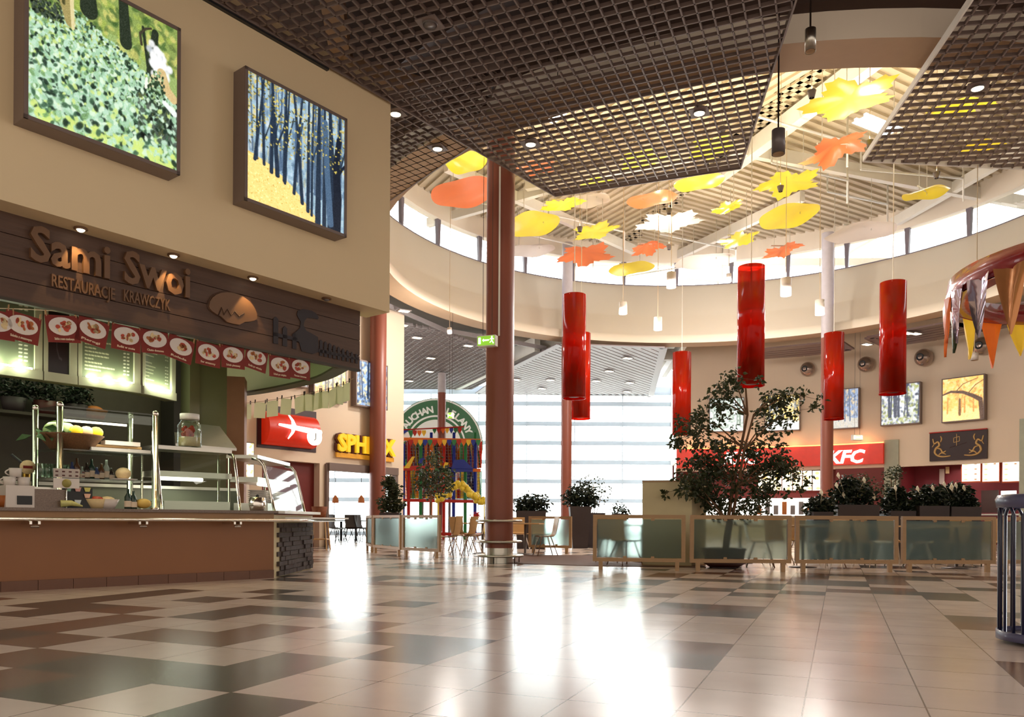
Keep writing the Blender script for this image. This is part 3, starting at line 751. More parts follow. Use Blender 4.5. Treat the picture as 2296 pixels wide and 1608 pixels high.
# ------------------------------------------------------------------ pillars
def pillar(x, Y, r, z1, label, white_from=None):
    p = Vector((at(x, 1166, Y).x, Y, 0))
    t_ = thing('round_pillar', label, 'pillar', p, kind='thing')
    MB().lathe([(r, 0), (r, .35)], p, 36).build('steel_foot', M['steel'], t_)
    zz = white_from or z1
    MB().lathe([(r * 1.0, .35), (r, zz)], p, 36).build('shaft', M['column'], t_)
    if white_from: MB().lathe([(r * .98, zz), (r * .98, z1)], p, 36).build('upper_shaft', mat('pale grey shaft', srgb(196, 190, 196), .5), t_)
    return t_, p
t_, p = pillar(1119, 18.5, .33, 10.9, 'main red brown round pillar with three bumper rings around its foot')
for z, r in ((.17, .56), (.50, .52), (.985, .52)):
    mb = MB(); pts = [p + Vector((r * math.cos(2 * math.pi * k / 32), r * math.sin(2 * math.pi * k / 32), z + (0 if z > .3 else -.0))) for k in range(33)]
    mb.tube(pts, .028, 8, caps=False); mb.lathe([(r - .12, z), (r, z + .02), (r, z - .02), (r - .12, z - .0)], p, 32)
    for k in range(6):
        an = k * math.pi / 3 + .3
        mb.tube([p + Vector((.3 * math.cos(an), .3 * math.sin(an), z)), p + Vector((r * math.cos(an), r * math.sin(an), z))], .012, 6)
    mb.build('bumper_ring', M['steel'], t_)
mb = MB()
for k in range(6):
    an = k * math.pi / 3 + .3; mb.tube([p + Vector((.5 * math.cos(an), .5 * math.sin(an), .17)), p + Vector((.5 * math.cos(an), .5 * math.sin(an), 0))], .015, 6)
mb.build('ring_leg', M['steel'], t_)
q = p + Vector((-.02, -.36, 0)); mb = MB(); mb.box(q + Vector((0, 0, 7.2)), (.04, .03, 3.9)); mb.build('cable_duct', M['white'], t_)
pillar(846, 30, .31, 9.2, 'red brown round pillar standing beside the restaurant entrance on the left')
pillar(1269, 35.2, .24, 13.4, 'slim pillar behind the overlapping lanterns, red brown below and white above', 9.2)
pillar(1853, 33.8, .26, 13.4, 'red brown pillar before the red fast food sign, white above the ceiling', 8.9)
pillar(989, 44, .23, 9.2, 'far red brown pillar in front of the round green sign', 8.1)

# ------------------------------------------------------------------ painted pictures
def s2l(a):
    a = np.clip(a, 0, 1); return np.where(a <= .04045, a / 12.92, ((a + .055) / 1.055) ** 2.4)
class Canvas:
    def __init__(s, w, h, seed=0): s.w, s.h = w, h; s.a = np.zeros((h, w, 3)); s.r = np.random.default_rng(seed); s.Y, s.X = np.mgrid[0:h, 0:w]; s.Xn = s.X / w; s.Yn = s.Y / h
    def fill(s, c): s.a[:] = np.array(c) / 255
    def where(s, m, c, k=1.0):
        m = m.astype(float)[..., None] * k; s.a = s.a * (1 - m) + np.array(c) / 255 * m
    def noise(s, amp, cell=1):
        n = s.r.normal(0, 1, (s.h // cell + 2, s.w // cell + 2)); n = np.kron(n, np.ones((cell, cell)))[:s.h, :s.w]; s.a += n[..., None] * amp / 255
    def ell(s, x, y, rx, ry, c, ang=0.0, k=1.0):
        x *= s.w; y *= s.h; rx *= s.w; ry *= s.w; R = max(rx, ry) + 1
        x0, x1, y0, y1 = int(max(0, x - R)), int(min(s.w, x + R + 1)), int(max(0, y - R)), int(min(s.h, y + R + 1))
        if x1 <= x0 or y1 <= y0: return
        X = s.X[y0:y1, x0:x1] - x; Y = s.Y[y0:y1, x0:x1] - y; u = X * math.cos(ang) + Y * math.sin(ang); v = -X * math.sin(ang) + Y * math.cos(ang)
        m = (np.clip(1.4 - ((u / rx) ** 2 + (v / ry) ** 2), 0, 1) * k)[..., None]
        s.a[y0:y1, x0:x1] = s.a[y0:y1, x0:x1] * (1 - m) + np.array(c) / 255 * m
    def line(s, pts, w0, w1, c, k=1.0):
        P = [(p[0] * s.w, p[1] * s.h) for p in pts]; n = len(P) - 1
        for i in range(n):
            (x0, y0), (x1, y1) = P[i], P[i + 1]; L = max(1e-6, math.hypot(x1 - x0, y1 - y0))
            t_ = np.clip(((s.X - x0) * (x1 - x0) + (s.Y - y0) * (y1 - y0)) / L ** 2, 0, 1)
            d = np.hypot(s.X - x0 - t_ * (x1 - x0), s.Y - y0 - t_ * (y1 - y0)); w = (w0 + (w1 - w0) * (i + t_) / n) * s.w / 2
            m = (np.clip(w - d + .6, 0, 1) * k)[..., None]; s.a = s.a * (1 - m) + np.array(c) / 255 * m
    def mesh(s, name, o, right, up, wd, ht, m, parent):
        o = Vector(o); r = Vector(right).normalized(); u = Vector(up).normalized(); xs = np.arange(s.w) / (s.w - 1) * wd; ys = (1 - np.arange(s.h) / (s.h - 1)) * ht
        G = np.array(o)[None, None] + xs[None, :, None] * np.array(r) + ys[:, None, None] * np.array(u); G = G.reshape(-1, 3) * S
        if parent is not None: Mi = np.array(wm(parent).inverted()); G = G @ Mi[:3, :3].T + Mi[:3, 3]
        i = (np.arange(s.h - 1)[:, None] * s.w + np.arange(s.w - 1)[None]).ravel(); f = np.c_[i + s.w, i + s.w + 1, i + 1, i]
        me = bpy.data.meshes.new(name); me.from_pydata(G.tolist(), [], f.tolist()); me.materials.append(m)
        ca = me.color_attributes.new('paint', 'FLOAT_COLOR', 'POINT'); lin = s2l(s.a).reshape(-1, 3)
        ca.data.foreach_set('color', np.c_[lin, np.ones(len(lin))].astype(np.float32).ravel())
        ob = bpy.data.objects.new(name, me); COL.objects.link(ob)
        if parent is not None: ob.parent = parent
        return ob
def art_ivy(w=250, h=230):
    c = Canvas(w, h, 1); r = c.r; c.fill((120, 150, 90)); g = c.Yn
    c.a = np.array([140, 165, 100.]) / 255 + (np.zeros_like(c.a)); c.where(c.Yn < .25, (120, 140, 70), .6)
    for i in range(300): c.ell(r.random(), r.random() * .35, .012 + .02 * r.random(), .012 + .02 * r.random(), ((60, 90, 45), (150, 170, 80), (190, 190, 110), (90, 110, 60))[r.integers(4)], r.random() * 3, .7)
    for (x, y0, x2, y1, wd) in ((.36, 0, .37, .16, .09), (.60, 0, .62, .26, .065), (.83, .1, .80, .38, .05), (.74, .1, .78, .35, .02)): c.line([(x, y0), (x2, y1)], wd, wd * 1.3, (38, 48, 36))
    c.line([(.73, .22), (.72, .15), (.76, .1), (.80, .08)], .018, .012, (60, 56, 44))
    hill = .22 + .42 * c.Xn - .1 * np.sin(c.Xn * 3) * 0
    lim = lambda x: .08 + .42 * x
    for i in range(5200):
        x = r.random(); y = lim(x) + r.random() * (1 - lim(x)); sz = .004 + .011 * (y) * (.6 + r.random())
        base = np.array(((172, 208, 186), (150, 190, 160), (200, 226, 204), (60, 92, 70), (28, 46, 36), (110, 150, 100), (186, 212, 130))[r.choice(7, p=(.25, .2, .14, .11, .12, .1, .08))])
        if y > .9: base = np.array((190, 214, 120)) if r.random() < .5 else base
        if .0 < x < .2 and y < .34: base = base * .35
        if x > .7 and .55 < y < .85 and r.random() < .5: base = base * .4
        c.ell(x, y, sz * 1.5, sz, base, r.random() * 3, .92)
    c.line([(.17, 0), (.2, .12), (.25, .3)], .1, .06, (150, 140, 90)); c.line([(.23, 0), (.26, .15), (.27, .33)], .03, .02, (205, 196, 150)); c.line([(.2, .05), (.21, .2)], .02, .02, (70, 70, 40))
    for i in range(60): c.ell(.86 + r.normal() * .035, .29 + r.normal() * .035, .025, .025, (226, 232, 236) if r.random() < .75 else (180, 190, 200), 0, .9)
    c.line([(.88, .36), (.92, .46), (.97, .5)], .07, .06, (196, 176, 128)); c.line([(.8, .47), (.82, .41), (.86, .4)], .035, .04, (210, 200, 160)); c.line([(.77, .44), (.765, .5)], .02, .02, (225, 230, 220)); c.line([(.90, .55), (.98, .6)], .03, .04, (215, 225, 225))
    for i in range(80): c.ell(.84 + r.normal() * .03, .46 + r.normal() * .05, .012, .008, (40, 60, 40) if r.random() < .6 else (130, 160, 120), r.random() * 3)
    c.noise(8); return c
def art_woods(w=170, h=210, seed=2, ground=(238, 210, 130), far=(150, 180, 200), trunk=(34, 48, 66), slope=.45, foli=(190, 170, 80)):
    c = Canvas(w, h, seed); r = c.r; c.fill(far); c.noise(14, 6)
    for i in range(260): c.ell(r.random(), r.random() * .8, .015, .05, ((70, 100, 130), (215, 222, 225), (200, 190, 140), (110, 140, 160))[r.integers(4)], 0, .5)
    for i in range(26):
        x = r.random(); wd = .008 + .012 * r.random(); c.line([(x, 0), (x + r.normal() * .02, .6 + slope * .5 * x)], wd, wd * 1.3, np.array(trunk) * 1.7 + 12, .8)
    for i in range(420): c.ell(r.random() ** 1.3, r.random() ** 1.5 * .55, .008 + .012 * r.random(), .007, foli if r.random() < .7 else (70, 70, 30), r.random() * 3, .85)
    gy = lambda x: .62 + slope * x - .06 * math.sin(x * 5)
    c.where(c.Yn > .62 + slope * c.Xn - .06 * np.sin(c.Xn * 5), ground)
    for i in range(1800):
        x = r.random(); y = gy(x) + r.random() * .5; c.ell(x, y, .008, .005, np.clip(np.array(ground) + r.normal(0, 26), 30, 255), r.random() * 3, .8)
    for i in range(17):
        x = .04 + i * .06 + r.normal() * .012; wd = .014 + .03 * r.random() * (.5 + x); b = gy(x) + .02 + .03 * r.random(); k = r.normal() * .02
        c.line([(x + k * 2, 0), (x + k, .35), (x, b)], wd * .7, wd * 1.4, trunk)
        if r.random() < .6: c.line([(x + k * .5, .5), (x + .05, .35), (x + .09, .2)], wd * .6, wd * .3, trunk)
    c.line([(.93, .2), (.9, .45), (.92, .7), (.9, 1.0)], .05, .11, (22, 30, 44)); c.line([(.92, .5), (1, .4)], .04, .02, (22, 30, 44)); c.line([(.78, .1), (.8, .5), (.84, .95)], .05, .07, (72, 98, 126))
    for i in range(240): c.ell(r.random(), .1 + r.random() * .4, .011, .007, (214, 196, 96) if r.random() < .7 else (90, 86, 36), r.random() * 3, .9)
    c.noise(7); return c
def art_blur(w=64, h=60, seed=0, pal=((230, 190, 90), (120, 90, 40), (240, 230, 200)), trunks=6, ground=None, branch=False):
    c = Canvas(w, h, seed); r = c.r; c.fill(pal[0])
    for i in range(420): c.ell(r.random(), r.random(), .03 + .03 * r.random(), .02 + .02 * r.random(), pal[r.integers(len(pal))], r.random() * 3, .6)
    if ground: c.where(c.Yn > .72 + .03 * np.sin(c.Xn * 9), ground, .85)
    for i in range(trunks): x = r.random(); wd = .015 + .03 * r.random(); c.line([(x + r.normal() * .03, 0 if not branch else .45), (x, .8)], wd, wd * 1.3, pal[1])
    if branch: c.line([(0, .36), (.2, .3), (.5, .34), (.75, .45), (.92, .55), (.97, 1)], .03, .12, (84, 62, 50)); c.line([(.3, .33), (.5, .15), (.85, .05)], .02, .01, (100, 74, 54)); c.line([(.6, .4), (.8, .2), (1, .1)], .02, .01, (100, 74, 54)); c.line([(.42, .5), (.42, .85)], .05, .06, (120, 90, 60))
    c.noise(10); return c
PIC = canvas_mat('backlit print', 1.0); PICD = canvas_mat('printed board', 0.0); PICM = canvas_mat('dim backlit print', .6)
def light_box(label, o, right, w, h, depth, art, group=None, m=None, rim=.05):
    """o: lower left corner on the wall, seen from the front"""
    o = Vector(o); r = Vector(right).normalized(); n = r.cross(Vector((0, 0, 1))).normalized()
    t_ = thing('picture_light_box', label, 'lit picture', o, group=group)
    MB().hexa(o, o + n * depth, o + n * depth + r * w, o + r * w, (0, 0, h)).build('case', M['frame'], t_)
    f = o + n * (depth + .004); mb = MB()
    for a, b in ((Vector((0, 0, 0)), r * w), (Vector((0, 0, h - rim)), r * w + Vector((0, 0, h - rim)))): mb.hexa(f + a, f + a + n * .02, f + b + n * .02, f + b, (0, 0, rim))
    for a in (0, w - rim): mb.hexa(f + r * a, f + r * a + n * .02, f + r * (a + rim) + n * .02, f + r * (a + rim), (0, 0, h))
    mb.build('front_rim', M['frame'], t_)
    art.mesh('picture', f + r * rim + Vector((0, 0, rim)) + n * .004, r, (0, 0, 1), w - 2 * rim, h - 2 * rim, m or PIC, t_)
    return t_
W3 = Vector((W.x, W.y, 0)); dB = .30
s0, s1 = ks(50, dB), ks(401, dB); zb = (kz(55, 262, dB) + kz(398, 386, dB)) / 2; zt = kz(400, 68, dB)
light_box('larger lit picture of ivy ground with pale statues on the cream wall', K(s0, 0, zb - .03), W3, s1 - s0, zt - zb + .06, dB, art_ivy(), 'lit pictures on the cream wall above the food counter')
s0, s1 = ks(546, dB), ks(775, dB); zb = (kz(548, 452, dB) + kz(772, 530, dB)) / 2; zt = (kz(773, 264, dB) + kz(550, 150, dB)) / 2
light_box('square lit picture of blue autumn tree trunks near the corner of the cream wall', K(s0, 0, zb), W3, s1 - s0, zt - zb, dB, art_woods(), 'lit pictures on the cream wall above the food counter')
# pictures on the shop wall at the back left
LR = Vector((-LD.x, -LD.y, 0))
for (x0, x1, yb, yt, art, lab) in ((797, 868, 922, 822, art_blur(60, 60, 5, ((120, 150, 190), (40, 60, 90), (220, 200, 140)), 5), 'lit picture of blue trunks partly behind the left red brown pillar'),
                                   (702, 776, 905, 812, art_blur(60, 60, 6, ((220, 190, 100), (70, 70, 70), (235, 225, 190)), 7, (200, 150, 90)), 'lit picture of golden woods above the yellow restaurant letters'),
                                   (650, 690, 872, 790, art_blur(60, 60, 8, ((190, 205, 215), (150, 170, 200), (235, 240, 240)), 0), 'pale lit picture showing between the hanging green card backs')):
    a, b = lt(x0, .25), lt(x1, .25); z0, z1 = at(x1, yb, LP(b, 0, 0).y).z, at(x1, yt, LP(b, 0, 0).y).z
    light_box(lab, LP(a, 0, z0), LR, a - b, z1 - z0, .25, art, 'lit pictures on the shop wall at the back left')
# pictures on the curved wall
def wall_frame(x, y=950, R=WR):
    p, ph = arc_pt(x, y, R); rt = Vector((math.sin(ph), -math.cos(ph), 0)); return p, rt
for (x0, x1, yb, yt, art, lab) in (
    (2118, 2214, 946, 846, art_blur(90, 86, 11, ((240, 196, 110), (206, 150, 80), (250, 222, 160)), 5, (236, 214, 150), True), 'lit picture of an orange park tree with a long branch, above the dragon sign'),
    (1979, 2068, 954, 862, art_blur(80, 76, 12, ((205, 215, 225), (60, 70, 90), (150, 160, 90)), 14), 'lit picture of white birch trunks behind the rightmost red lantern'),
    (1868, 1929, 963, 873, art_blur(70, 70, 13, ((140, 160, 190), (80, 100, 130), (210, 190, 150)), 3, (190, 190, 180)), 'lit grey blue forest picture right of the pillar on the curved wall'),
    (1716, 1795, 968, 886, art_blur(70, 66, 14, ((230, 200, 110), (70, 80, 90), (225, 235, 240)), 2, (225, 235, 240)), 'lit yellow and white picture partly behind the fig tree, right of its trunk'),
    (1590, 1668, 970, 894, art_blur(70, 66, 15, ((220, 232, 235), (120, 140, 130), (180, 200, 190)), 2), 'lit pale picture behind the fig tree crown, left of the trunk')):
    (p0, rt), (p1, _) = wall_frame(x0), wall_frame(x1); z0 = at((x0 + x1) / 2, yb, (p0.y + p1.y) / 2).z; z1 = at((x0 + x1) / 2, yt, (p0.y + p1.y) / 2).z
    r = (p1 - p0); r.z = 0; nn = r.normalized().cross(Vector((0, 0, 1)))
    o = Vector((p0.x, p0.y, z0)) + nn * .02
    light_box(lab, o, r, r.length, z1 - z0, .3, art, 'lit pictures on the curved cream wall')
# ball shaped wall lamps on the curved wall
for x, y, r_, lab in ((1811, 828, 14, 'leftmost silver ball speaker on the curved wall, above the fig tree'), (1941, 817, 15, 'silver ball speaker between the pillar and the rightmost lantern'), (2071, 802, 17, 'silver ball speaker above the gap between the birch and orange tree pictures'), (2203, 776, 18, 'silver ball speaker below the hanging pennants, furthest along the curved wall')):
    p, ph = arc_pt(x, y, WR - .35); n = Vector((-math.cos(ph), -math.sin(ph), 0)); R = r_ / F * p.y * 1.15
    t_ = thing('ball_speaker', lab, 'wall speaker', p, group='silver ball speakers on the curved wall')
    MB().ball(p, R, 22).build('shell', M['lamp_shell'], t_)
    ax = (Vector((-p.x, -p.y, 1 - p.z)).normalized() + Vector((-.62, 0, .12))).normalized()
    MB().lathe([(.001, R * .93), (R * .36, R * .98), (R * .42, R * 1.0), (R * .40, R * .86)], p, 18, axis=ax).build('nozzle', M['black'], t_)
    MB().tube([p, p - n * .34], .05, 8).build('wall_arm', M['lamp_shell'], t_)

# ------------------------------------------------------------------ food counter on the left
FD = -.40; FZ0, FZ1 = 3.88, 5.0
sfe = ks(807, FD, 760)
sb = thing('sign_fascia', 'long dark plank sign board above the food counter with carved wooden letters', 'sign', K(-5, FD, FZ0))
mb = MB()
for i, (z0, z1) in enumerate(((3.88, 4.14), (4.15, 4.43), (4.44, 4.72), (4.73, 5.0))):
    mb.bar(K(-13, FD - .03, (z0 + z1) / 2), K(sfe, FD - .03, (z0 + z1) / 2), .06, z1 - z0)
mb.bar(K(-13, FD - .07, 4.44), K(sfe, FD - .07, 4.44), .02, 1.1)
mb.build('plank_board', M['wood_sign'], sb)
MB().bar(K(-13, FD - .02, 3.86), K(sfe, FD - .02, 3.86), .1, .04).build('lower_trim', M['olive_dark'], sb)
def ftext(txt, xa, xb, ya, yb, xsz, d, bold, m, name):
    """xa..xb image columns of the word, ya/yb baselines at its ends"""
    a, b = ks(xa, FD, ya), ks(xb, FD, yb); z = (at(xa, ya, K(a, FD, 0).y).z + at(xb, yb, K(b, FD, 0).y).z) / 2
    mb = text_mb(txt, xsz, d, plane_M(K(a, FD + d / 2 + .003, z), W3), bold=bold, width=b - a); return mb.build(name, m, sb)
ftext('Sami', 64, 243, 583, 624, .66, .06, .016, M['letter'], 'carved_letters')
ftext('Swoi', 274, 422, 634, 666, .66, .06, .016, M['letter'], 'carved_letters')
ftext('RESTAURACJE', 114, 256, 642, 674, .24, .03, .004, M['letter'], 'carved_letters')
ftext('KRAWCZYK', 276, 380, 676, 697, .24, .03, .004, M['letter'], 'carved_letters')
def fpt(x, y, d=FD + .005): s_ = ks(x, d, y); return K(s_, d, at(x, y, K(s_, d, 0).y).z)
oval = []
for k in range(24):
    an = 2 * math.pi * k / 24; u, v = math.cos(an), math.sin(an); v = v if v > 0 else v * .45
    oval.append(fpt(520 + 54 * u, 700 + 12 * u - 42 * v + (8 if abs(u) < .3 and v < 0 else 0)))
c = fpt(520, 697)
plq_ = tag(MB().prism(oval, Vector((NN.x, NN.y, 0)) * .04).build('oval_plaque', M['letter'], sb), 'pale oval wooden plaque')
mb = MB(); pts = [fpt(x, y, FD + .05) for x, y in ((490, 708), (497, 690), (502, 706), (510, 694), (518, 708), (526, 698), (536, 710), (548, 702))]
mb.tube(pts, .01, 5); mb.tube([p + Vector((0, 0, .01)) for p in oval] + [oval[0]], .016, 5); mb.build('plaque_carving', M['wood_sign'], plq_)
# painted picket fence and man with a cap
dk = mat('painted dark blue brown', srgb(42, 34, 40), .6)
mb = MB(); out = Vector((NN.x, NN.y, 0)) * .012
for x0, h, w in ((612, 60, 11), (633, 44, 10), (655, 36, 9)):
    yb = 770 + (x0 - 612) * .27; mb.prism([fpt(x0, yb), fpt(x0 + w, yb + 2), fpt(x0 + w, yb - h + 6), fpt(x0 + w / 2, yb - h), fpt(x0, yb - h + 5)], out)
for i in range(9):
    x0 = 716 + i * 10; yb = 798 + (x0 - 716) * .21; h = 36 - i * 1.8; w = 6.5 - i * .2
    mb.prism([fpt(x0, yb), fpt(x0 + w, yb + 1), fpt(x0 + w, yb - h + 4), fpt(x0 + w / 2, yb - h), fpt(x0, yb - h + 3)], out)
mb.prism([fpt(612, 745), fpt(668, 758), fpt(668, 766), fpt(612, 753)], out); mb.prism([fpt(712, 782), fpt(804, 803), fpt(804, 808), fpt(712, 790)], out)
tag(mb.build('painted_picket_fence', dk, sb), 'dark painted picket fence')
man = [(655, 752), (672, 735), (674, 722), (669, 714), (665, 706), (667, 697), (680, 693), (698, 697), (708, 703), (714, 712), (712, 716), (700, 714), (688, 713), (682, 720), (680, 730), (686, 742), (698, 748), (712, 756), (714, 790), (700, 794), (676, 788), (670, 768)]
tag(MB().prism([fpt(*p) for p in reversed(man)], out).build('painted_man_silhouette', dk, sb), 'dark painted silhouette of a man in a cap')
# spotlights in the soffit over the sign
for x, y, lit, lab in ((181, 525, 1, 'lit soffit spotlight over the first word of the counter sign'), (389, 584, 1, 'lit soffit spotlight over the second word of the counter sign'), (567, 633, 1, 'lit soffit spotlight over the oval plaque'), (732, 677, 0, 'unlit soffit spotlight over the painted man and fence')):
    s_ = ks(x, -.2, y); p = K(s_, -.2, 5.0)
    t_ = thing('soffit_spotlight', lab, 'ceiling light', p, group='soffit spotlights above the counter sign')
    MB().lathe([(.085, 0), (.09, -.02), (.06, -.03), (.055, 0)], p, 18).build('ring', M['letter'], t_)
    MB().ball(p - Vector((0, 0, .02)), .055, 12, (1, 1, .7)).build('bulb', M['warm_lit'] if lit else M['grey_cyl'], t_)
    if lit: lamp('SPOT', 'sign_beam', p - Vector((0, 0, .07)), 26, (1, .66, .28), .02, math.radians(62), target=K(s_, -.36, 3.9), blend=.35)

# kiosk interior
arc = [(-2.95, 14.95), (-3.76, 16.2), (-4.58, 17.1), (-5.6, 18.0), (-6.5, 18.6), (-7.3, 18.9)]
def smooth(P, n=4):
    o = []
    for i in range(len(P) - 1):
        p0, p1, p2, p3 = P[max(0, i - 1)], P[i], P[i + 1], P[min(len(P) - 1, i + 2)]
        for k in range(n):
            t_ = k / n; o.append(tuple(.5 * (2 * b + (c - a) * t_ + (2 * a - 5 * b + 4 * c - d) * t_ ** 2 + (3 * b - a - 3 * c + d) * t_ ** 3) for a, b, c, d in zip(p0, p1, p2, p3)))
    return o + [P[-1]]
arc[0] = tuple(K(sfe - .12, FD - .16, 0)[:2]); arc = smooth(arc)
KD = -4.2
s_end = ks(508, KD, 1000); s_ol = ks(390, KD, 900)
mb = MB(); nrm = []
for i in range(len(arc) - 1):
    a, b = Vector((*arc[i], 0)), Vector((*arc[i + 1], 0)); d = (b - a).normalized(); n = Vector((d.y, -d.x, 0))
    if n.x < 0: n = -n
    mb.hexa(a + Vector((0, 0, 3.88)), b + Vector((0, 0, 3.88)), b - n * .3 + Vector((0, 0, 3.88)), a - n * .3 + Vector((0, 0, 3.88)), (0, 0, .04))
    mb.cur = 1; mb.hexa(a + Vector((0, 0, 3.92)), b + Vector((0, 0, 3.92)), b - n * .06 + Vector((0, 0, 3.92)), a - n * .06 + Vector((0, 0, 3.92)), (0, 0, 1.08)); mb.cur = 0
struct('trim_4', mb, [mat('olive band', srgb(84, 84, 58), .6), M['green_ceiling']])
mb = MB(); poly = [K(-13, FD - .1, 4.75), K(sfe, FD - .1, 4.75)] + [Vector((x, y, 4.75)) for x, y in arc[3:]] + [K(s_end, KD, 4.75), K(-13, KD, 4.75)]
mb.prism(poly, (0, 0, .06)); struct('ceiling_kiosk', mb, M['green_ceiling'])
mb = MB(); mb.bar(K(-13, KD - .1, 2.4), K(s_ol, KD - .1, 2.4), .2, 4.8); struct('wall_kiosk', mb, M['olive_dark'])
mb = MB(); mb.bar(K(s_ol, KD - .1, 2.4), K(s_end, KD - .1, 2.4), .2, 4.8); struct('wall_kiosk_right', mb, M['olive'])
pe = K(s_end, KD, 0); mb = MB(); mb.hexa(pe, pe + Vector((.35, .1, 0)), pe + Vector((.2, .7, 0)), pe + Vector((-.2, .7, 0)), (0, 0, 4.1)); struct('wall_kiosk_end', mb, mat('rust wall end', srgb(150, 96, 70), .6))
mb = MB(); mb.bar(K(ks(377, KD + .3), KD + .3, 2.4), K(ks(392, KD + .3), KD + .3, 2.4), .5, 4.7); struct('trim_5', mb, mat('near black post', srgb(36, 30, 26), .6))
lamp('AREA', 'kitchen_light', K(-3.6, -2.3, 4.6), 34, (.86, 1, .62), 1.6)
lamp('AREA', 'kitchen_light', K(-6.8, -2.3, 4.6), 14, (.86, 1, .68), 1.6)
p = atz(431, 822, 4.7); t_ = thing('ceiling_bulb', 'lit round ceiling spot inside the food stall beside the hanging cards', 'ceiling light', p)
MB().lathe([(.001, -.03), (.09, -.02), (.1, .05), (.001, .05)], p, 16).build('lens', M['warm_lit'], t_); MB().lathe([(.1, 0), (.13, 0), (.13, .05), (.1, .05)], p, 16).build('ring', M['steel'], t_)
# extractor hood
a, b = K(ks(396, KD + .6), KD + .6, 0), K(ks(533, KD + .6), KD + .6, 0); zb, zt = at(460, 1000, a.y).z, at(460, 944, a.y).z; dd = -Vector((NN.x, NN.y, 0)); r_ = (b - a)
t_ = thing('extractor_hood', 'brushed steel extractor hood at the back of the food stall', 'extractor hood', a + Vector((0, 0, zb)))
mb = MB(); P0, P1 = a + Vector((0, 0, zb)), b + Vector((0, 0, zb)); mb.hexa(P0, P1, P1 + dd * .55, P0 + dd * .55, (0, 0, .05))
q0, q1 = P0 + dd * .45 + Vector((0, 0, zt - zb)), P0 + r_ * .75 + dd * .45 + Vector((0, 0, zt - zb)); z5 = Vector((0, 0, .05))
mb._add([P0 + z5, P1 + z5, P1 + dd * .55 + z5, P0 + dd * .55 + z5, P0 + Vector((0, 0, zt - zb)) + dd * .1, P0 + r_ * .75 + Vector((0, 0, zt - zb)) + dd * .1, q1, q0], [(0, 1, 5, 4), (1, 2, 6, 5), (4, 5, 6, 7), (3, 0, 4, 7)])
mb.build('canopy', M['steel'], t_)
MB().bar(P0 + r_ * .35 + dd * .4 + Vector((0, 0, zt - zb)), P0 + r_ * .35 + dd * .4 + Vector((0, 0, 4.7 - zb)), .5, .3, up=(1, 0, 0)).build('duct', M['olive'], t_)
# shelf with dark potted plants and a basket
sz = at(60, 925, K(ks(60, -3.4), -3.4, 0).y).z
sh = thing('wall_shelf', 'dark wall shelf with potted herbs at the back of the food stall', 'shelf', K(-8, KD + .1, sz))
MB().bar(K(-9.5, KD + .45, sz), K(ks(262, KD + .45), KD + .45, sz), .5, .05).build('board', M['olive_dark'], sh)
mb = MB()
for s_ in (-9, -7.5, -6): mb.prism([K(s_, KD, sz - .03), K(s_, KD + .4, sz - .03), K(s_, KD, sz - .35)], Vector((W.x, W.y, 0)) * .03)
mb.build('bracket', M['black'], sh)
def leaves(mb, c, R, n, size, rr, sq=(1, 1, 1), droop=.3):
    for i in range(n):
        d = Vector((rr.gauss(0, 1), rr.gauss(0, 1), rr.gauss(0, 1))).normalized() * R * rr.random() ** .45
        p = Vector(c) + Vector((d.x * sq[0], d.y * sq[1], d.z * sq[2]))
        ax = Vector((rr.gauss(0, 1), rr.gauss(0, 1), rr.gauss(-droop, .5))).normalized(); s1 = ax.cross(Vector((rr.gauss(0, 1), rr.gauss(0, 1), rr.gauss(0, 1)))).normalized(); L = size * (.6 + .8 * rr.random()); w = L * .26
        n_ = ax.cross(s1) * L * .1
        mb._add([p, p + ax * L * .45 + s1 * w + n_, p + ax * L, p + ax * L * .45 - s1 * w + n_, p + ax * L * .45 - n_], [(0, 1, 4), (1, 2, 4), (2, 3, 4), (3, 0, 4)])
rr = random.Random(3)
for x, pm, lab in ((32, 'planter', 'dark herb plant in a blue grey pot, leftmost on the stall shelf'), (102, 'terracotta', 'dark bushy herb plant in the middle of the stall shelf'), (172, 'planter', 'dark spreading herb plant rightmost on the stall shelf')):
    p = K(ks(x, KD + .45), KD + .45, sz + .03)
    t_ = thing('potted_herb', lab, 'plant', p, group='potted herbs on the stall shelf')
    MB().lathe([(.001, 0), (.15, 0), (.2, .24), (.17, .24), (.15, .2), (.001, .2)], p, 16).build('pot', M[pm], t_)
    mb = MB(); leaves(mb, p + Vector((0, 0, .42)), .3, 260, .1, rr, (1, 1, .8)); mb.build('foliage', M['leaf2'], t_)
p = K(ks(212, KD + .45), KD + .45, sz + .03); t_ = thing('round_loaf_basket', 'brown wicker basket beside the herbs on the stall shelf', 'basket', p)
MB().lathe([(.001, 0), (.16, .0), (.24, .18), (.22, .18), (.15, .03)], p, 18).build('wicker', M['food_brown'], t_); MB().ball(p + Vector((0, 0, .16)), .17, 14, (1, 1, .6)).build('loaf', M['food_brown'], t_)
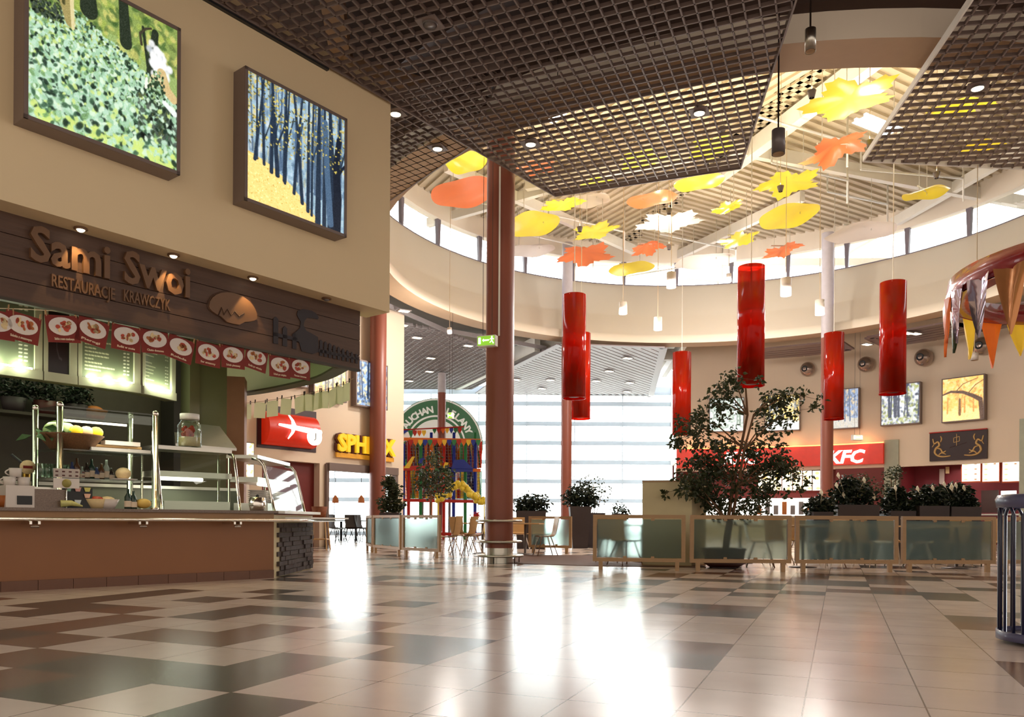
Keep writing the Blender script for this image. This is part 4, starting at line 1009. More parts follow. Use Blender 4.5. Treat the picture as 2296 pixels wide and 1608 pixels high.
# lit menu boards
BD = -1.3
def menu_board(xa, xb, lab, dark=False, turn=0.0, z0=3.0, z1=4.35, seed=0):
    a = K(ks(xa, BD), BD, z0); r = W3.copy(); ln = ks(xb, BD) - ks(xa, BD)
    if turn:
        r = Matrix.Rotation(turn, 3, 'Z') @ W3; k, _ = ray(xb, 880); ln = (k * a.y - a.x) / (r.x - k * r.y)
    n = r.cross(Vector((0, 0, 1))).normalized()
    t_ = thing('menu_board', lab, 'menu board', a, group='menu boards over the food counter')
    mb = MB(); mb.hexa(a - n * .16, a, a + r * ln, a + r * ln - n * .16, (0, 0, z1 - z0)); mb.build('case', M['olive'], t_)
    mb = MB(); f = a + n * .002
    mb.hexa(f, f + n * .07, f + r * ln + n * .07, f + r * ln, (0, 0, .13)); mb.hexa(f + Vector((0, 0, .13)), f + n * .05 + Vector((0, 0, .13)), f + r * .06 + n * .05 + Vector((0, 0, .13)), f + r * .06 + Vector((0, 0, .13)), (0, 0, z1 - z0 - .13)); e = f + r * (ln - .1) + Vector((0, 0, .13))
    mb.hexa(e, e + n * .05, e + r * .1 + n * .05, e + r * .1, (0, 0, z1 - z0 - .13)); mb.build('frame', mat('menu frame', srgb(176, 176, 150), .5), t_)
    w, h = ln - .17, z1 - z0 - .14; c = Canvas(110 if not turn else 60, 110, seed); rr = c.r
    c.fill((24, 16, 14) if dark else (98, 104, 84))
    if dark: c.line([(.45, .4), (.40, .52), (.42, .7), (.52, .8), (.65, .82)], .04, .03, (66, 62, 66))
    else:
        y = .12
        while y < .93:
            L = .2 + .45 * rr.random()
            if rr.random() < .12: y += .05
            x = .06
            while x < L: q = .02 + .05 * rr.random(); c.line([(x, y), (min(x + q, L), y + .003)], .012, .012, (222, 222, 190)); x += q + .02
            for xx in (.80, .87): c.line([(xx, y), (xx + .035, y)], .013, .013, (232, 232, 214))
            y += .045
    o = a + r * .07 + n * .012 + Vector((0, 0, .14)); c.mesh('menu_face', o, r, (0, 0, 1), w, h, PICD, t_)
    if not dark:
        MB().bar(o + n * .05 + r * .04, o + n * .05 + r * (w - .04), .03, .03).build('light_tube', M['lit_tube'], t_)
        for q in (.2, .5, .8): lamp('POINT', 'menu_light', o + n * .09 + r * w * q + Vector((0, 0, .03)), 5.0 * ln / 1.2, (.9, 1, .7), .02)
menu_board(-120, 93, 'lit menu board at the left edge above the display shelf', seed=1)
menu_board(96, 171, 'black menu board panel with a grey curl, between two lit boards', True, seed=2)
menu_board(173, 313, 'wide lit menu board over the middle of the food counter', seed=3)
menu_board(316, 388, 'narrow lit menu board at the right end, turned towards the hall', turn=.42, seed=4)

# string of dish cards
CDp = FD - .02
cards = [(-8, 728, .0, 75), (50, 735, -.12, 76), (141, 738, .14, 72), (207, 744, -.18, 66), (283, 759, -.03, 62), (347, 766, .06, 58), (404, 783, -.2, 56), (467, 795, -.05, 54), (522, 801, .04, 50), (574, 806, -.16, 48), (627, 823, .02, 47), (673, 827, .0, 45)]
dishes = ['cut salad with egg', 'colourful salad', 'dumplings', 'pale roll in sauce', 'white cheese with berries', 'roast cutlet', 'sliced ham', 'fried chicken and rice', 'stuffed rolls', 'roast with vegetables', 'brown meat balls', 'meat']
mb = MB(); pts = []
for x, y, tl, w in cards: pts.append(fpt(x, y - 36 * w / 70 - 3, CDp))
pts[0] = fpt(-60, 690, CDp); pts.append(fpt(740, 775, CDp)); tag(MB().tube(pts, .006, 4).build('card_string', M['cord']), 'thin string under the sign board holding the dish cards', 'string')
caps = ['', 'Salatka z smazonym', 'Salatka z sosem czosnkowym', 'Pierogi', 'Rolki w sosie', 'Ciasto domowe', 'Rolada', 'Ser smazony', 'Schab pieczony', 'Rolki po wlosku', 'Schab po wiejsku', 'Pieczen domowa']
names = ['half visible dish card cut by the left picture edge', 'largest dish card showing a plate of ham salad', 'dish card with mixed salad, tilted up to its right', 'dish card of pale dumplings, third full card of the row', 'dish card with a white roll and red sauce', 'dish card with pale cheesecake and three berries', 'tilted dish card with a brown cutlet on an oval plate', 'dish card with sliced roast, right of the lit ceiling spot', 'dish card with a chicken leg and rice', 'tilted dish card of glazed meat rolls', 'dish card of roast and potatoes, second from the string end', 'last dish card on the string with brown meat balls']
for i, (x, y, tl, w) in enumerate(cards):
    c = fpt(x, y, CDp); cw, chh = .43, .37
    rt = (W3 * math.cos(tl) + Vector((0, 0, 1)) * math.sin(tl)).normalized(); up = (Vector((0, 0, 1)) * math.cos(tl) - W3 * math.sin(tl)).normalized(); n = rt.cross(up)
    t_ = thing('dish_card', names[i], 'picture card', c, group='dish cards hanging on the string under the sign')
    o = c - rt * cw / 2 - up * chh / 2
    MB().prism([o, o + rt * cw, o + rt * cw + up * chh, o + up * chh], n * .006).build('card', M['card'], t_)
    cc = c + up * .035 + n * .008
    pts = [cc + rt * .185 * math.cos(k * math.pi / 12) + up * .125 * math.sin(k * math.pi / 12) for k in range(24)]
    plt = MB().prism(pts, n * .004).build('plate', M['porcelain'], t_)
    rq = random.Random(i); mb = MB()
    for k in range(11):
        q = cc + rt * rq.uniform(-.1, .1) + up * rq.uniform(-.055, .055) + n * .006; a0 = rq.uniform(.02, .05); b0 = rq.uniform(.015, .035); th0 = rq.random() * 3
        mb.cur = rq.randrange(3); mb.prism([q + rt * (a0 * math.cos(v * .785) * math.cos(th0) - b0 * math.sin(v * .785) * math.sin(th0)) + up * (a0 * math.cos(v * .785) * math.sin(th0) + b0 * math.sin(v * .785) * math.cos(th0)) for v in range(8)], n * .004)
    mb.build('dish_print', [M['food_brown'], M['food_red'], M['food_cream']], plt)
    if caps[i]: text_mb(caps[i], .045, .002, plane_M(c - up * .15 - rt * .13 + n * .009, rt, up), bold=.001, width=.26).build('caption', M['ink'], t_)
    for sx_ in (-.9, .9): 
        q = c + rt * cw / 2 * sx_ + up * (chh / 2 - .02); MB().bar(q, q + up * .085, .014, .02, up=n).build('peg', M['peg'], t_)
# plain backs of the cards along the curved edge
backs = [(.10, 0), (.16, .2), (.215, -.15), (.285, .1), (.33, -.05), (.385, .12), (.44, -.1), (.52, .15), (.60, .0), (.68, .1), (.78, 0)]
def arcp(u): q = u * (len(arc) - 1); i = min(int(q), len(arc) - 2); a, b = Vector((*arc[i], 0)), Vector((*arc[i + 1], 0)); return a.lerp(b, q - i), (b - a).normalized()
pts = []
for u in (0.02, .1, .2, .3, .4, .5, .6, .7, .8, .86): p, d = arcp(u); pts.append(p + Vector((.1, -.0, 3.72)))
tag(MB().tube(pts, .006, 4).build('card_string', M['cord']), 'thin string along the curved stall edge holding the card backs', 'string')
pos_w = ['nearest the plank sign end', 'second from the plank sign end', 'third from the plank sign end', 'fourth from the plank sign end', 'fifth from the plank sign end', 'in the middle of the curved row', 'right after the middle towards the kitchen', 'fourth from the kitchen end', 'third from the kitchen end', 'second from the kitchen end', 'nearest the rust kitchen wall end']
for i, (u, tl) in enumerate(backs):
    p, d = arcp(u); p = p + Vector((.1, 0, 3.52)); rt = (d * math.cos(tl) + Vector((0, 0, 1)) * math.sin(tl)); up = (Vector((0, 0, 1)) * math.cos(tl) - d * math.sin(tl)); n = rt.cross(up)
    t_ = thing('hanging_card', 'plain pale green card back on the curved string, ' + pos_w[i], 'card', p, group='plain card backs along the curved edge')
    o = p - rt * .21 - up * .18; MB().prism([o, o + rt * .42, o + rt * .42 + up * .36, o + up * .36], n * .006).build('card', M['card_back'], t_)
    for sx_ in (-.9, .9): q = p + rt * .21 * sx_ + up * .16; MB().bar(q, q + up * .085, .016, .022, up=n).build('peg', M['darkcord'], t_)

# counter
Q0, Q1, Q2 = Vector((-9.0, 8.32, 0)), Vector((-4.03, 13.32, 0)), Vector((-4.03, 15.9, 0))
CDR = (Q1 - Q0).normalized(); CIN = Vector((-CDR.y, CDR.x, 0)); CH = 1.09
def ct(x, back=0.0, z=0.0, y=1140):
    a, _ = ray(x, y); p = Q0 + CIN * back; t_ = (a * p.y - p.x) / (CDR.x - a * CDR.y); q = p + CDR * t_; return Vector((q.x, q.y, z))
cn = thing('food_counter', 'long brown food counter with granite top and grey brown tiled plinth', 'counter', ct(300))
i1 = Q1 + CIN * .95
mb = MB(); mb.hexa(Q0, Q1, i1, Q0 + CIN * .95, (0, 0, CH - .12)); mb.build('front_panel', M['counter'], cn)
MB().hexa(Q0 + Vector((0, 0, CH - .12)), Q1 + Vector((0, 0, CH - .12)), i1 + Vector((0, 0, CH - .12)), Q0 + CIN * .95 + Vector((0, 0, CH - .12)), (0, 0, .12)).build('upper_band', mat('tan laminate', srgb(166, 126, 86), .4), cn)
o = -CIN * .025; mb = MB()
n = 16
for k in range(n): a, b = Q0.lerp(Q1, k / n), Q0.lerp(Q1, (k + .985) / n); mb.hexa(a + o, b + o, b, a, (0, 0, .14))
mb.build('plinth_tiles', M['plinth'], cn)
top = [Q0 - CIN * .06, Q1 + CDR * .05 - CIN * .06, Q1 + CDR * .05 + CIN * .95, Q0 + CIN * .95]
mb = MB(); mb.prism([p + Vector((0, 0, CH)) for p in top], (0, 0, .045)); mb.build('granite_top', M['granite'], cn)
mb = MB(); mb.hexa(Q1, Q2, Q2 + Vector((-.9, 0, 0)), Q1 + Vector((-.9, 0, 0)), (0, 0, CH - .02)); tag(mb.build('end_panel', M['plate_white'], cn), 'cream end of the counter')
mb = MB(); rr = random.Random(5); rows = 11; 
for j in range(rows):
    y = Q1.y + .16 + (.17 if j % 2 else 0)
    while y < Q2.y - .12:
        L = .2 + .16 * rr.random(); y2 = min(y + L, Q2.y - .1); dx = .02 + .035 * rr.random(); z = .02 + j * .083
        if y2 - y > .04: mb.hexa((Q1.x, y, z), (Q1.x + dx, y, z), (Q1.x + dx, y2 - .008, z), (Q1.x, y2 - .008, z), (0, 0, .077))
        y += L
tag(mb.build('stone_cladding', M['stone'], cn), 'dark split stone cladding on the counter end')
mb = MB(); mb.prism([Q1 + CDR * .05 + CIN * .0 + Vector((0, 0, CH)), Vector((-3.88, 13.45, CH)), Vector((-3.88, 15.95, CH)), Vector((-4.95, 15.95, CH)), i1 + CDR * .05 + Vector((0, 0, CH))], (0, 0, .05)); mb.build('white_top', M['white'], cn)
rl = thing('tray_rail', 'chrome tube tray rail running along the front of the food counter', 'tray rail', ct(300, -.3, .98))
for k, off_ in enumerate((.16, .27, .38)):
    e = Q1 - CIN * off_ + CDR * .15; pts = [Q0 - CIN * off_ + Vector((0, 0, .975)), e + Vector((0, 0, .975)), Vector((-4.03 + off_ + .08, 13.75, .975)), Vector((-4.03 + off_ + .08, 15.9, .975))]
    MB().tube(pts, .024, 8).build('tube', M['chrome'], rl)
for x in (50, 290, 500):
    b = ct(x, 0, .93); mb = MB(); mb.bar(b, b - CIN * .42, .03, .04); mb.bar(b + CDR * .1, b + CDR * .1 - CIN * .42, .03, .04)
    mb.tube([b + Vector((0, 0, -.05)) - CIN * .4, b - CIN * .4 + CDR * .1 + Vector((0, 0, -.05))], .02, 6); mb.build('bracket', M['chrome'], rl)
mb = MB(); mb.prism([Vector((-3.92, 13.6, 1.0)), Vector((-3.55, 13.9, 1.0)), Vector((-3.3, 15.9, 1.0)), Vector((-3.92, 15.9, 1.0))], (0, 0, .03)); tag(mb.build('tray_slide', M['white'], rl), 'white tray slide at the counter end')
TOP = CH + .045
# chrome display shelf
fl_, fr_, bl_, br_ = ct(133, .12), ct(347, .12), ct(78, .78), ct(291, .78)
zT = at(133, 912, fl_.y).z
ds = thing('display_shelf', 'tall chrome framed display shelf with glass shelves on the food counter', 'display shelf', ct(200, .4, TOP))
for i, p in enumerate((fl_, fr_, bl_, br_)):
    mb = MB(); p2 = p + Vector((0, 0, TOP)); mb.tube([p2, p + Vector((0, 0, zT))], .045, 12); mb.ball(p + Vector((0, 0, zT + .03)), .05, 10); mb.lathe([(.07, 0), (.07, .02), (.045, .03)], p2, 12); mb.build('post', M['chrome'], ds)
zs1, zs2 = at(133, 1008, fl_.y).z, at(133, 1074, fl_.y).z
for z in (zs1, zs2):
    mb = MB(); mb.prism([Vector((q.x, q.y, z)) for q in (fl_, fr_, br_, bl_)], (0, 0, .02)); mb.build('glass_shelf', M['glass_green'], ds)
mb = MB(); mb.prism([Vector((q.x, q.y, zT + .0)) for q in (fl_, fr_, br_, bl_)], (0, 0, .02)); mb.build('glass_top', M['glass_green'], ds)
mb = MB(); mb.bar(Vector((fl_.x, fl_.y, zT - .09)), Vector((fr_.x, fr_.y, zT - .09)), .05, .13); mb.build('top_rail', M['glass_green'], ds)
mb = MB(); mb.tube([Vector((fl_.x, fl_.y, zT - .18)) + CIN * .05 + CDR * .05, Vector((fr_.x, fr_.y, zT - .18)) + CIN * .05 - CDR * .4], .018, 6); mb.build('light_tube', M['lit_tube'], ds)
lamp('AREA', 'shelf_light', (fl_ + fr_) / 2 + CIN * .3 + Vector((0, 0, zT - .2)), 14, (1, .95, .75), .9)
def item(name, label, cat, x, back, z=TOP, group=None): p = ct(x, back, z); return thing(name, label, cat, p, group=group), p
t_, p = item('vegetable_basket', 'wicker basket on the upper glass shelf holding a cabbage and lemons', 'basket', 158, .42, zs1 + .02)
mb = MB(); mb.lathe([(.001, 0), (.26, 0), (.42, .2), (.44, .22), (.40, .2), (.25, .03)], p, 24); mb.build('wicker', mat('wicker', srgb(120, 84, 54), .7, var=.5, scale=60), t_)
cb = thing('cabbage', 'pale green cabbage heaped in the wicker basket', 'cabbage', p + Vector((-.15, -.1, .25)))
MB().ball(p + Vector((-.12, -.08, .27)), .2, 16, (1.1, 1, .8)).build('head', mat('cabbage', srgb(160, 184, 120), .5, var=.25, scale=12), cb)
mb = MB(); rr = random.Random(2); leaves(mb, p + Vector((-.18, -.12, .24)), .26, 40, .2, rr, (1.2, 1, .5)); mb.build('outer_leaves', mat('cabbage leaf', srgb(80, 120, 70), .5, var=.3), cb)
for k, (dx, lab) in enumerate(((.02, 'lemon leaning on the cabbage in the basket'), (.16, 'pale large lemon in the middle of the basket'), (.29, 'yellow lemon nearest the basket rim'))):
    c = p + CDR * dx - CIN * .16 + Vector((0, 0, .27)); tag(MB().ball(c, .09, 12, (1.1, 1, .95)).build('lemon', M['yellow'] if k != 1 else M['food_cream']), lab, 'lemon', 'lemons in the wicker basket')
t_, p = item('serving_tray', 'white serving tray on the upper glass shelf with rolling pins and folded cloth', 'tray', 262, .35, zs1 + .02)
mb = MB(); a = p - CDR * .42 - CIN * .2; mb.hexa(a, a + CDR * .84, a + CDR * .84 + CIN * .4, a + CIN * .4, (0, 0, .05)); mb.build('tray', M['white'], t_)
tag(MB().tube([p - CDR * .35 + Vector((0, 0, .09)), p + CDR * .35 + Vector((0, 0, .09))], [.02, .02], 8).build('rolling_pin', M['beech']), 'long wooden rolling pin lying across the white tray', 'rolling pin')
tag(MB().box(p + Vector((0, 0, .14)) + CDR * .05, (.5, .2, .06), math.atan2(CDR.y, CDR.x)).build('folded_cloth', M['porcelain']), 'folded white cloth on top of the rolling pin', 'cloth')
# glasses and bottles on the lower shelf
gp = ct(92, .35, zs2 + .02)
g0 = thing('drinking_glass', 'clear tall glass on the lower shelf, one of the row left of the menu card', 'glass', gp, group='tall glasses on the lower glass shelf')
MB().lathe([(.001, .01), (.04, .01), (.05, .2), (.046, .2), (.037, .02)], (0, 0, 0), 12).build('bowl', M['glass_green'], g0, local=True)
for k in range(1, 9): dup(g0, ct(92 + k * 7.0, .35 + (k % 2) * .12, zs2 + .02))
bc = [srgb(40, 60, 50), srgb(60, 70, 110), srgb(90, 60, 40), srgb(150, 160, 150), srgb(50, 40, 36)]
bmats = [mat('bottle glass', c, .15, var=.05) for c in bc]
bl_names = ['dark green bottle, leftmost of the back row on the lower shelf', 'blue grey bottle beside the dark green one', 'brown bottle in the back row behind the menu card', 'pale bottle in the middle of the back row', 'black bottle right of the pale bottle', 'green bottle above the scoop board', 'blue bottle right of the scoop board centre', 'brown bottle near the hanging price tag', 'pale bottle right of the hanging price tag', 'dark bottle last in the back row of the lower shelf']
for k in range(10):
    p = ct(150 + k * 11, .62, zs2 + .02); h = .2 + .06 * ((k * 7) % 3)
    t_ = thing('bottle', bl_names[k], 'bottle', p, group='bottles on the lower glass shelf')
    MB().lathe([(.001, 0), (.045, 0), (.045, h * .6), (.018, h * .78), (.018, h), (.001, h)], p, 12).build('body', bmats[k % 5], t_)
    MB().lathe([(.047, h * .15), (.047, h * .45)], p, 12).build('paper_label', M['ink'], t_)
t_, p = item('menu_card', 'pink and cream two part menu card standing on the counter before the chrome post', 'menu card', 149, .02, TOP)
z0, z1, z2 = at(149, 1095, p.y).z, at(149, 1073, p.y).z, at(149, 1056, p.y).z; w = 42 / F * p.y / .8
for zz0, zz1, nm, mm in ((z0, z1, 'lower_card', 'porcelain'), (z1 + .01, z2 + .03, 'upper_card', 'p_white')):
    a = p - CDR * w / 2; a.z = zz0; MB().hexa(a, a + CDR * w, a + CDR * w + CIN * .015, a + CIN * .015, (0, 0, zz1 - zz0)).build(nm, M[mm], t_)
mb = MB(); 
for i in range(5):
    for j in range(2): q = p - CDR * (w / 2 - .04 - i * .085) - CIN * .004; q.z = z1 + .04 + j * .055; mb.box(q, (.035, .006, .02), math.atan2(CDR.y, CDR.x))
mb.build('print', M['terracotta'], t_)
mb = MB(); q = p - CIN * .003; q.z = (z0 + z1) / 2; mb.lathe([(.001, 0), (.06, 0), (.06, .006), (.001, .006)], q, 20, axis=-CIN); mb.build('round_logo', mat('olive logo', srgb(150, 140, 70), .5), t_)
MB().tube([Vector((p.x, p.y, TOP)) + CIN * .01, Vector((p.x, p.y, z0)) + CIN * .01], .012, 6).build('stand', M['chrome'], t_)
t_, p = item('scoop_board', 'black board with pastel scoops standing on the counter under the menu card', 'display board', 163, .14, TOP)
w = .52; hgt = at(163, 1094, p.y).z - TOP; a = p - CDR * w / 2; MB().hexa(a, a + CDR * w, a + CDR * w + CIN * .03, a + CIN * .03, (0, 0, hgt)).build('board', M['black'], t_)
for k, (i, j, cc) in enumerate(((0, 2, (190, 200, 130)), (1, 2, (160, 210, 190)), (2, 2, (230, 170, 160)), (3, 2, (214, 206, 110)), (0, 1, (180, 205, 225)), (3, 1, (240, 190, 160)), (2, 0, (225, 235, 235)))):
    q = a + CDR * (.07 + i * .125) - CIN * .015; q.z = TOP + .06 + j * hgt * .31
    mb = MB(); mb.prism([q + CDR * .045 + Vector((0, 0, .06)), q - CDR * .045 + Vector((0, 0, .06)), q - CDR * .028, q + CDR * .028], -CIN * .012); mb.build('scoop', mat('scoop', srgb(*cc), .5), t_)
# things left of the shelf
t_, p = item('cup_dispenser', 'white paper cup dispenser box near the left end of the counter', 'dispenser', 38, .2)
MB().box(p + Vector((0, 0, .15)), (.34, .34, .3), math.atan2(CDR.y, CDR.x)).build('box', M['porcelain'], t_); MB().box(p + Vector((0, 0, .1)) - CIN * .171 + CDR * .05, (.18, .02, .12), math.atan2(CDR.y, CDR.x)).build('slot', M['black'], t_)
for k, (dx, dz, lab) in enumerate(((-.09, .3, 'white mug with a handle, left on the cup dispenser'), (.08, .3, 'white mug with faint print, right on the cup dispenser'), (-.02, .42, 'upside down white mug on top of the two others'))):
    c = p + CDR * dx + Vector((0, 0, dz)); u = thing('mug', lab, 'mug', c, group='white mugs on the cup dispenser')
    MB().lathe([(.001, 0), (.07, 0), (.08, .12), (.07, .12), (.06, .015)], c, 18).build('bowl', M['porcelain'], u)
    MB().tube([c - CDR * (.075 + .045 * math.sin(v * math.pi / 6)) + Vector((0, 0, .1 - v * .0135)) for v in range(7)], .01, 6).build('handle', M['porcelain'], u)
t_, p = item('stone_block', 'speckled granite block box left of the chrome post', 'stone box', 96, .2); MB().box(p + Vector((0, 0, .13)), (.5, .3, .26), math.atan2(CDR.y, CDR.x)).build('block', M['granite'], t_)
MB().box(p + Vector((0, 0, .27)), (.4, .2, .04), math.atan2(CDR.y, CDR.x)).build('lid', M['steel'], t_)
t_, p = item('beer_tap', 'beer tap tower with a round cream badge behind the white mugs', 'beer tap', 59, .65); h = at(59, 1062, p.y).z
MB().lathe([(.05, 0), (.05, h - TOP), (.001, h - TOP)], p, 14).build('tower', mat('brass', srgb(190, 140, 60), .3, .8), t_)
q = Vector((p.x, p.y, at(59, 1048, p.y).z)) - CIN * .05; MB().lathe([(.001, 0), (.1, 0), (.1, .02), (.001, .02)], q, 20, axis=-CIN).build('badge', M['food_cream'], t_); MB().bar(q - CIN * .022 - CDR * .06, q - CIN * .022 + CDR * .06, .004, .04).build('badge_band', M['card'], t_)
MB().tube([q + Vector((0, 0, .0)), q + Vector((0, 0, .17)) - CDR * .2], .02, 6).build('handle', M['black'], t_)
tag(MB().lathe([(.001, 0), (.14, 0), (.2, .16), (.18, .16), (.12, .03)], ct(4, .25, TOP), 18).build('brown_bowl', M['food_brown']), 'brown glazed bowl at the very left of the counter', 'bowl')
# goods right of the shelf centre
for x, h, lab in ((287, .3, 'dark bottle with paper label on the counter, left of the yellow squash'), (299, .27, 'second dark bottle touching the first, beside the yellow squash')):
    t_, p = item('oil_bottle', lab, 'bottle', x, .1); MB().lathe([(.001, 0), (.05, 0), (.05, h * .6), (.018, h * .8), (.018, h), (.001, h)], p, 14).build('body', bmats[0], t_); MB().lathe([(.052, h * .1), (.052, h * .4)], p, 14).build('paper_label', M['ink'], t_)
tag(MB().ball(ct(321, .12, TOP + .085), .095, 14, (1.25, 1, .8)).build('squash', mat('yellow squash', srgb(216, 180, 90), .5)), 'round yellow squash lying beside the right chrome post', 'squash')
mb = MB(); a = ct(136, .0, TOP + .06); mb.tube([a, ct(160, -.02, TOP + .07), ct(185, .0, TOP + .03)], [.05, .04, .01], 8); tag(mb.build('marrow', mat('striped marrow', srgb(190, 184, 110), .5, var=.3, scale=20)), 'long striped yellow green marrow in front of the scoop board', 'vegetable')
for x, lab, mm in ((215, 'bowl of red and white packets in the middle of the counter', 'food_cream'), (240, 'shallow cream dish right of the packet bowl', 'porcelain')):
    t_, p = item('serving_bowl', lab, 'bowl', x, .2); MB().lathe([(.001, 0), (.1, 0), (.17, .14), (.15, .14), (.09, .02)], p, 18).build('bowl', M[mm], t_); MB().ball(p + Vector((0, 0, .13)), .11, 10, (1, 1, .5)).build('filling', M['food_red'] if x == 215 else M['food_cream'], t_)
t_, p = item('back_cabinet', 'low steel kitchen cabinet behind the counter goods', 'cabinet', 240, 1.6, 0); MB().box(p + Vector((0, 0, .75)), (4.2, .6, 1.5), math.atan2(CDR.y, CDR.x)).build('body', mat('grey green cabinet', srgb(128, 132, 112), .4), t_); MB().box(p + Vector((0, 0, 1.52)), (4.25, .66, .05), math.atan2(CDR.y, CDR.x)).build('worktop', M['steel'], t_)
t_, p = item('cheese_plate', 'pale round cheese on a plate inside the lower glass shelf', 'cheese', 276, .25, zs2 + .02); MB().lathe([(.001, 0), (.17, 0), (.2, .02), (.001, .02)], p, 20).build('plate', M['porcelain'], t_); MB().ball(p + Vector((0, 0, .1)), .11, 14, (1, 1, .85)).build('cheese', M['food_cream'], t_)
# glass fronted hoods
def hood(xa, xb, ytop, lab, dirv=None, inner=True):
    if dirv is None: A, B, cin = ct(xa, .1), ct(xb, .1), CIN
    else: A, B, cin = dirv
    r = (B - A).normalized(); ztp = at(xa, ytop, A.y).z; t_ = thing('glass_food_case', lab, 'display case', (A + B) / 2 + Vector((0, 0, TOP)))
    prof = [(0, TOP), (.06, TOP + .25), (.13, TOP + .5 * (ztp - TOP) * 1.2), (.2, ztp - .12), (.27, ztp - .03), (.4, ztp)]
    for q in (A, B): MB().tube([q + cin * d + Vector((0, 0, z)) for d, z in prof], .026, 8).build('curved_tube', M['chrome'], t_)
    mb = MB()
    for (d0, z0_), (d1, z1_) in zip(prof[:3], prof[1:4]): mb.quad(A + cin * d0 + Vector((0, 0, z0_)), B + cin * d0 + Vector((0, 0, z0_)), B + cin * d1 + Vector((0, 0, z1_)), A + cin * d1 + Vector((0, 0, z1_)))
    mb.build('curved_glass', M['glass_green'], t_)
    mb = MB(); mb.hexa(A + cin * .3 + Vector((0, 0, ztp)), B + cin * .3 + Vector((0, 0, ztp)), B + cin * .85 + Vector((0, 0, ztp)), A + cin * .85 + Vector((0, 0, ztp)), (0, 0, .06)); mb.build('top_shelf', M['steel'], t_)
    zm = TOP + (ztp - TOP) * .55; mb = MB(); mb.hexa(A + cin * .3 + Vector((0, 0, zm)), B + cin * .3 + Vector((0, 0, zm)), B + cin * .8 + Vector((0, 0, zm)), A + cin * .8 + Vector((0, 0, zm)), (0, 0, .09)); mb.build('lamp_housing', M['steel'], t_)
    L = (B - A).length; mb = MB(); mb.tube([A + cin * .34 + r * L * .08 + Vector((0, 0, zm - .03)), A + cin * .34 + r * L * .62 + Vector((0, 0, zm - .03))], .03, 8); mb.build('light_tube', M['lit_tube'], t_)
    for q in (A, B): MB().tube([q + cin * .8 + Vector((0, 0, TOP)), q + cin * .8 + Vector((0, 0, ztp))], .022, 8).build('rear_post', M['chrome'], t_)
    mb = MB(); mb.hexa(A + cin * .15 + r * .1 + Vector((0, 0, TOP)), A + cin * .15 + r * (L - .1) + Vector((0, 0, TOP)), A + cin * .75 + r * (L - .1) + Vector((0, 0, TOP)), A + cin * .75 + r * .1 + Vector((0, 0, TOP)), (0, 0, .14)); mb.build('well', M['steel'], t_)
    lamp('AREA', 'case_light', (A + B) / 2 + cin * .5 + Vector((0, 0, zm - .06)), 6, (1, .95, .8), .6)
    return ztp
zh = hood(362, 538, 1003, 'glass fronted steel food warmer case in the middle right of the counter')
e0 = Vector((-4.15, 13.75, 0)); e1 = Vector((-4.15, 15.75, 0))
hood(612, 670, 1028, 'glass food case at the far counter end with bright white dishes', (e0, e1, Vector((-1, 0, 0))))
p = ct(424, .55, zh + .06); t_ = thing('preserve_jar', 'large glass jar of red and yellow preserves on the steel food case', 'jar', p)
MB().lathe([(.001, .0), (.17, .0), (.185, .03), (.185, .36), (.13, .44), (.13, .46)], p, 24).build('jar_glass', M['glass_green'], t_)
mb = MB(); mb.lathe([(.001, .02), (.165, .02), (.165, .17), (.001, .17)], p, 20); mb.build('yellow_filling', M['food_cream'], t_)
mb = MB(); rr = random.Random(9)
for k in range(22): mb.ball(p + Vector((rr.uniform(-.1, .1), rr.uniform(-.1, .1), .2 + .14 * rr.random())), .04, 8)
mb.build('red_filling', M['food_red'], t_); MB().lathe([(.001, .55), (.15, .55), (.15, .46), (.001, .46)], p, 20).build('lid', M['white'], t_)
for k, (dy, lab) in enumerate(((.5, 'stack of white plates nearest in the far food case'), (1.0, 'stack of white plates in the middle of the far food case'), (1.5, 'stack of white plates deepest in the far food case'))):
    c = e0 + Vector((-.45, dy, TOP + .14)); mb = MB()
    for i in range(7): mb.lathe([(.001, i * .035), (.13, i * .035), (.19, i * .035 + .03), (.001, i * .035 + .02)], c, 20)
    tag(mb.build('plate_stack', M['porcelain']), lab, 'plates', 'white plate stacks in the far food case')
t_ = thing('steel_canister', 'shiny steel canister on the counter between the two glass cases', 'canister', ct(577, .2, TOP)); p = ct(577, .2, TOP); MB().lathe([(.001, 0), (.12, 0), (.14, .1), (.13, .22), (.001, .24)], p, 20).build('body', M['chrome'], t_); MB().ball(p + Vector((0, 0, .25)), .03, 8).build('knob', M['black'], t_)

